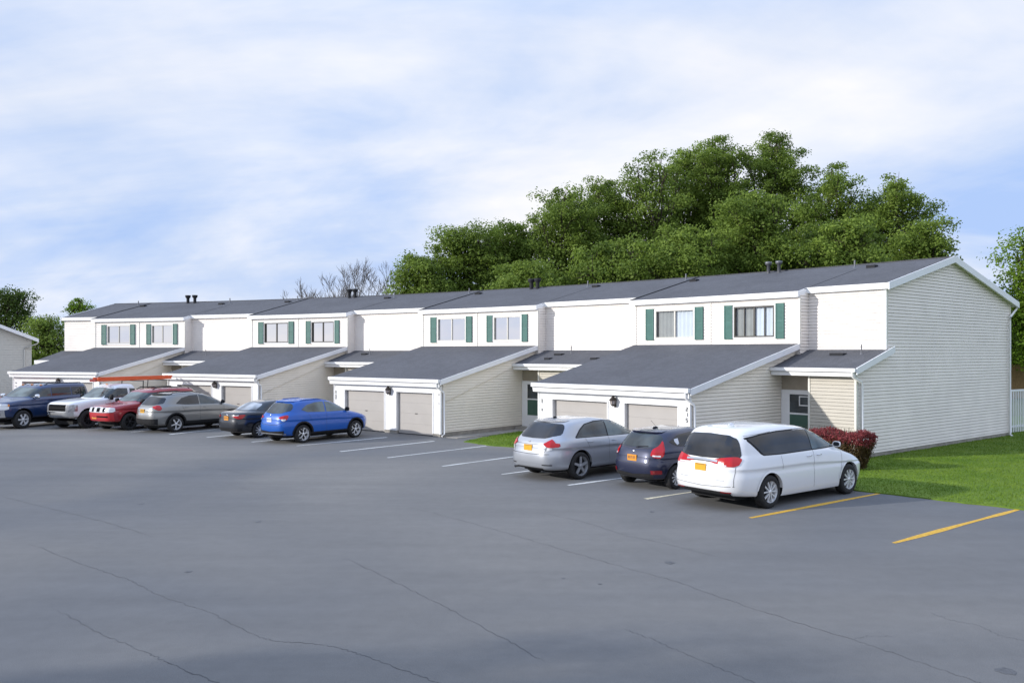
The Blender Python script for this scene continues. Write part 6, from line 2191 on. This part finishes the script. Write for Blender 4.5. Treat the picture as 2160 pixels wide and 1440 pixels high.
# cloud deck
tc = N(nt, 'ShaderNodeTexCoord')
sx = N(nt, 'ShaderNodeSeparateXYZ')
L(tc.outputs['Generated'], sx.inputs[0])
az_ = N(nt, 'ShaderNodeMath', operation='ADD'); az_.inputs[1].default_value = 0.22
L(sx.outputs['Z'], az_.inputs[0])
mxz = N(nt, 'ShaderNodeMath', operation='MAXIMUM'); mxz.inputs[1].default_value = 0.05
L(az_.outputs[0], mxz.inputs[0])
dx_ = N(nt, 'ShaderNodeMath', operation='DIVIDE'); L(sx.outputs['X'], dx_.inputs[0]); L(mxz.outputs[0], dx_.inputs[1])
dy_ = N(nt, 'ShaderNodeMath', operation='DIVIDE'); L(sx.outputs['Y'], dy_.inputs[0]); L(mxz.outputs[0], dy_.inputs[1])
cb = N(nt, 'ShaderNodeCombineXYZ'); L(dx_.outputs[0], cb.inputs['X']); L(dy_.outputs[0], cb.inputs['Y'])


def cloudnoise(scale, rot, loc, sc, detail, rough, dist=0.0):
    mp = N(nt, 'ShaderNodeMapping')
    mp.inputs['Location'].default_value = loc
    mp.inputs['Rotation'].default_value = (0, 0, R(rot))
    mp.inputs['Scale'].default_value = sc
    L(cb.outputs[0], mp.inputs['Vector'])
    n_ = N(nt, 'ShaderNodeTexNoise', i_Scale=scale, i_Detail=detail, i_Roughness=rough, i_Distortion=dist)
    L(mp.outputs['Vector'], n_.inputs['Vector'])
    return n_.outputs['Fac']


f1 = cloudnoise(0.50, 30, (1.3, 0.2, 0), (1, 0.8, 1), 6.0, 0.55, 0.4)
f2 = cloudnoise(0.85, 50, (3.4, 1.9, 0), (0.75, 1.05, 1), 7.0, 0.56, 0.8)
f3 = cloudnoise(2.0, 62, (0.4, 5.2, 0), (0.45, 1.5, 1), 7.0, 0.55, 0.4)
cover = ramp(nt, [(0.34, (0.9, 0.9, 0.9)), (0.56, (1, 1, 1))])
L(f1, cover.inputs['Fac'])
ad1 = N(nt, 'ShaderNodeMath', operation='MULTIPLY_ADD'); ad1.inputs[1].default_value = 0.45
L(f2, ad1.inputs[0])
half = N(nt, 'ShaderNodeMath', operation='MULTIPLY'); half.inputs[1].default_value = 0.40
L(f1, half.inputs[0]); L(half.outputs[0], ad1.inputs[2])
ad2 = N(nt, 'ShaderNodeMath', operation='MULTIPLY_ADD'); ad2.inputs[1].default_value = 0.15
L(f3, ad2.inputs[0]); L(ad1.outputs[0], ad2.inputs[2])
cloudcol = ramp(nt, [(0.41, (0.46, 0.63, 1.0)), (0.475, (0.63, 0.75, 1.0)), (0.535, (0.82, 0.88, 1.02)), (0.60, (1.0, 1.0, 1.04))])
L(ad2.outputs[0], cloudcol.inputs['Fac'])
zen = ramp(nt, [(0.36, (1, 1, 1)), (0.85, (1.65, 1.62, 1.58))])
L(sx.outputs['Z'], zen.inputs['Fac'])
mulz = N(nt, 'ShaderNodeMixRGB', blend_type='MULTIPLY'); mulz.inputs[0].default_value = 1.0
L(cloudcol.outputs['Color'], mulz.inputs[1]); L(zen.outputs['Color'], mulz.inputs[2])
bg2 = N(nt, 'ShaderNodeBackground')
bg2.inputs['Strength'].default_value = 1.0
L(mulz.outputs[0], bg2.inputs['Color'])
mxs = N(nt, 'ShaderNodeMixShader')
L(cover.outputs['Color'], mxs.inputs[0])
L(bg.outputs[0], mxs.inputs[1])
L(bg2.outputs[0], mxs.inputs[2])
L(mxs.outputs[0], out.inputs['Surface'])
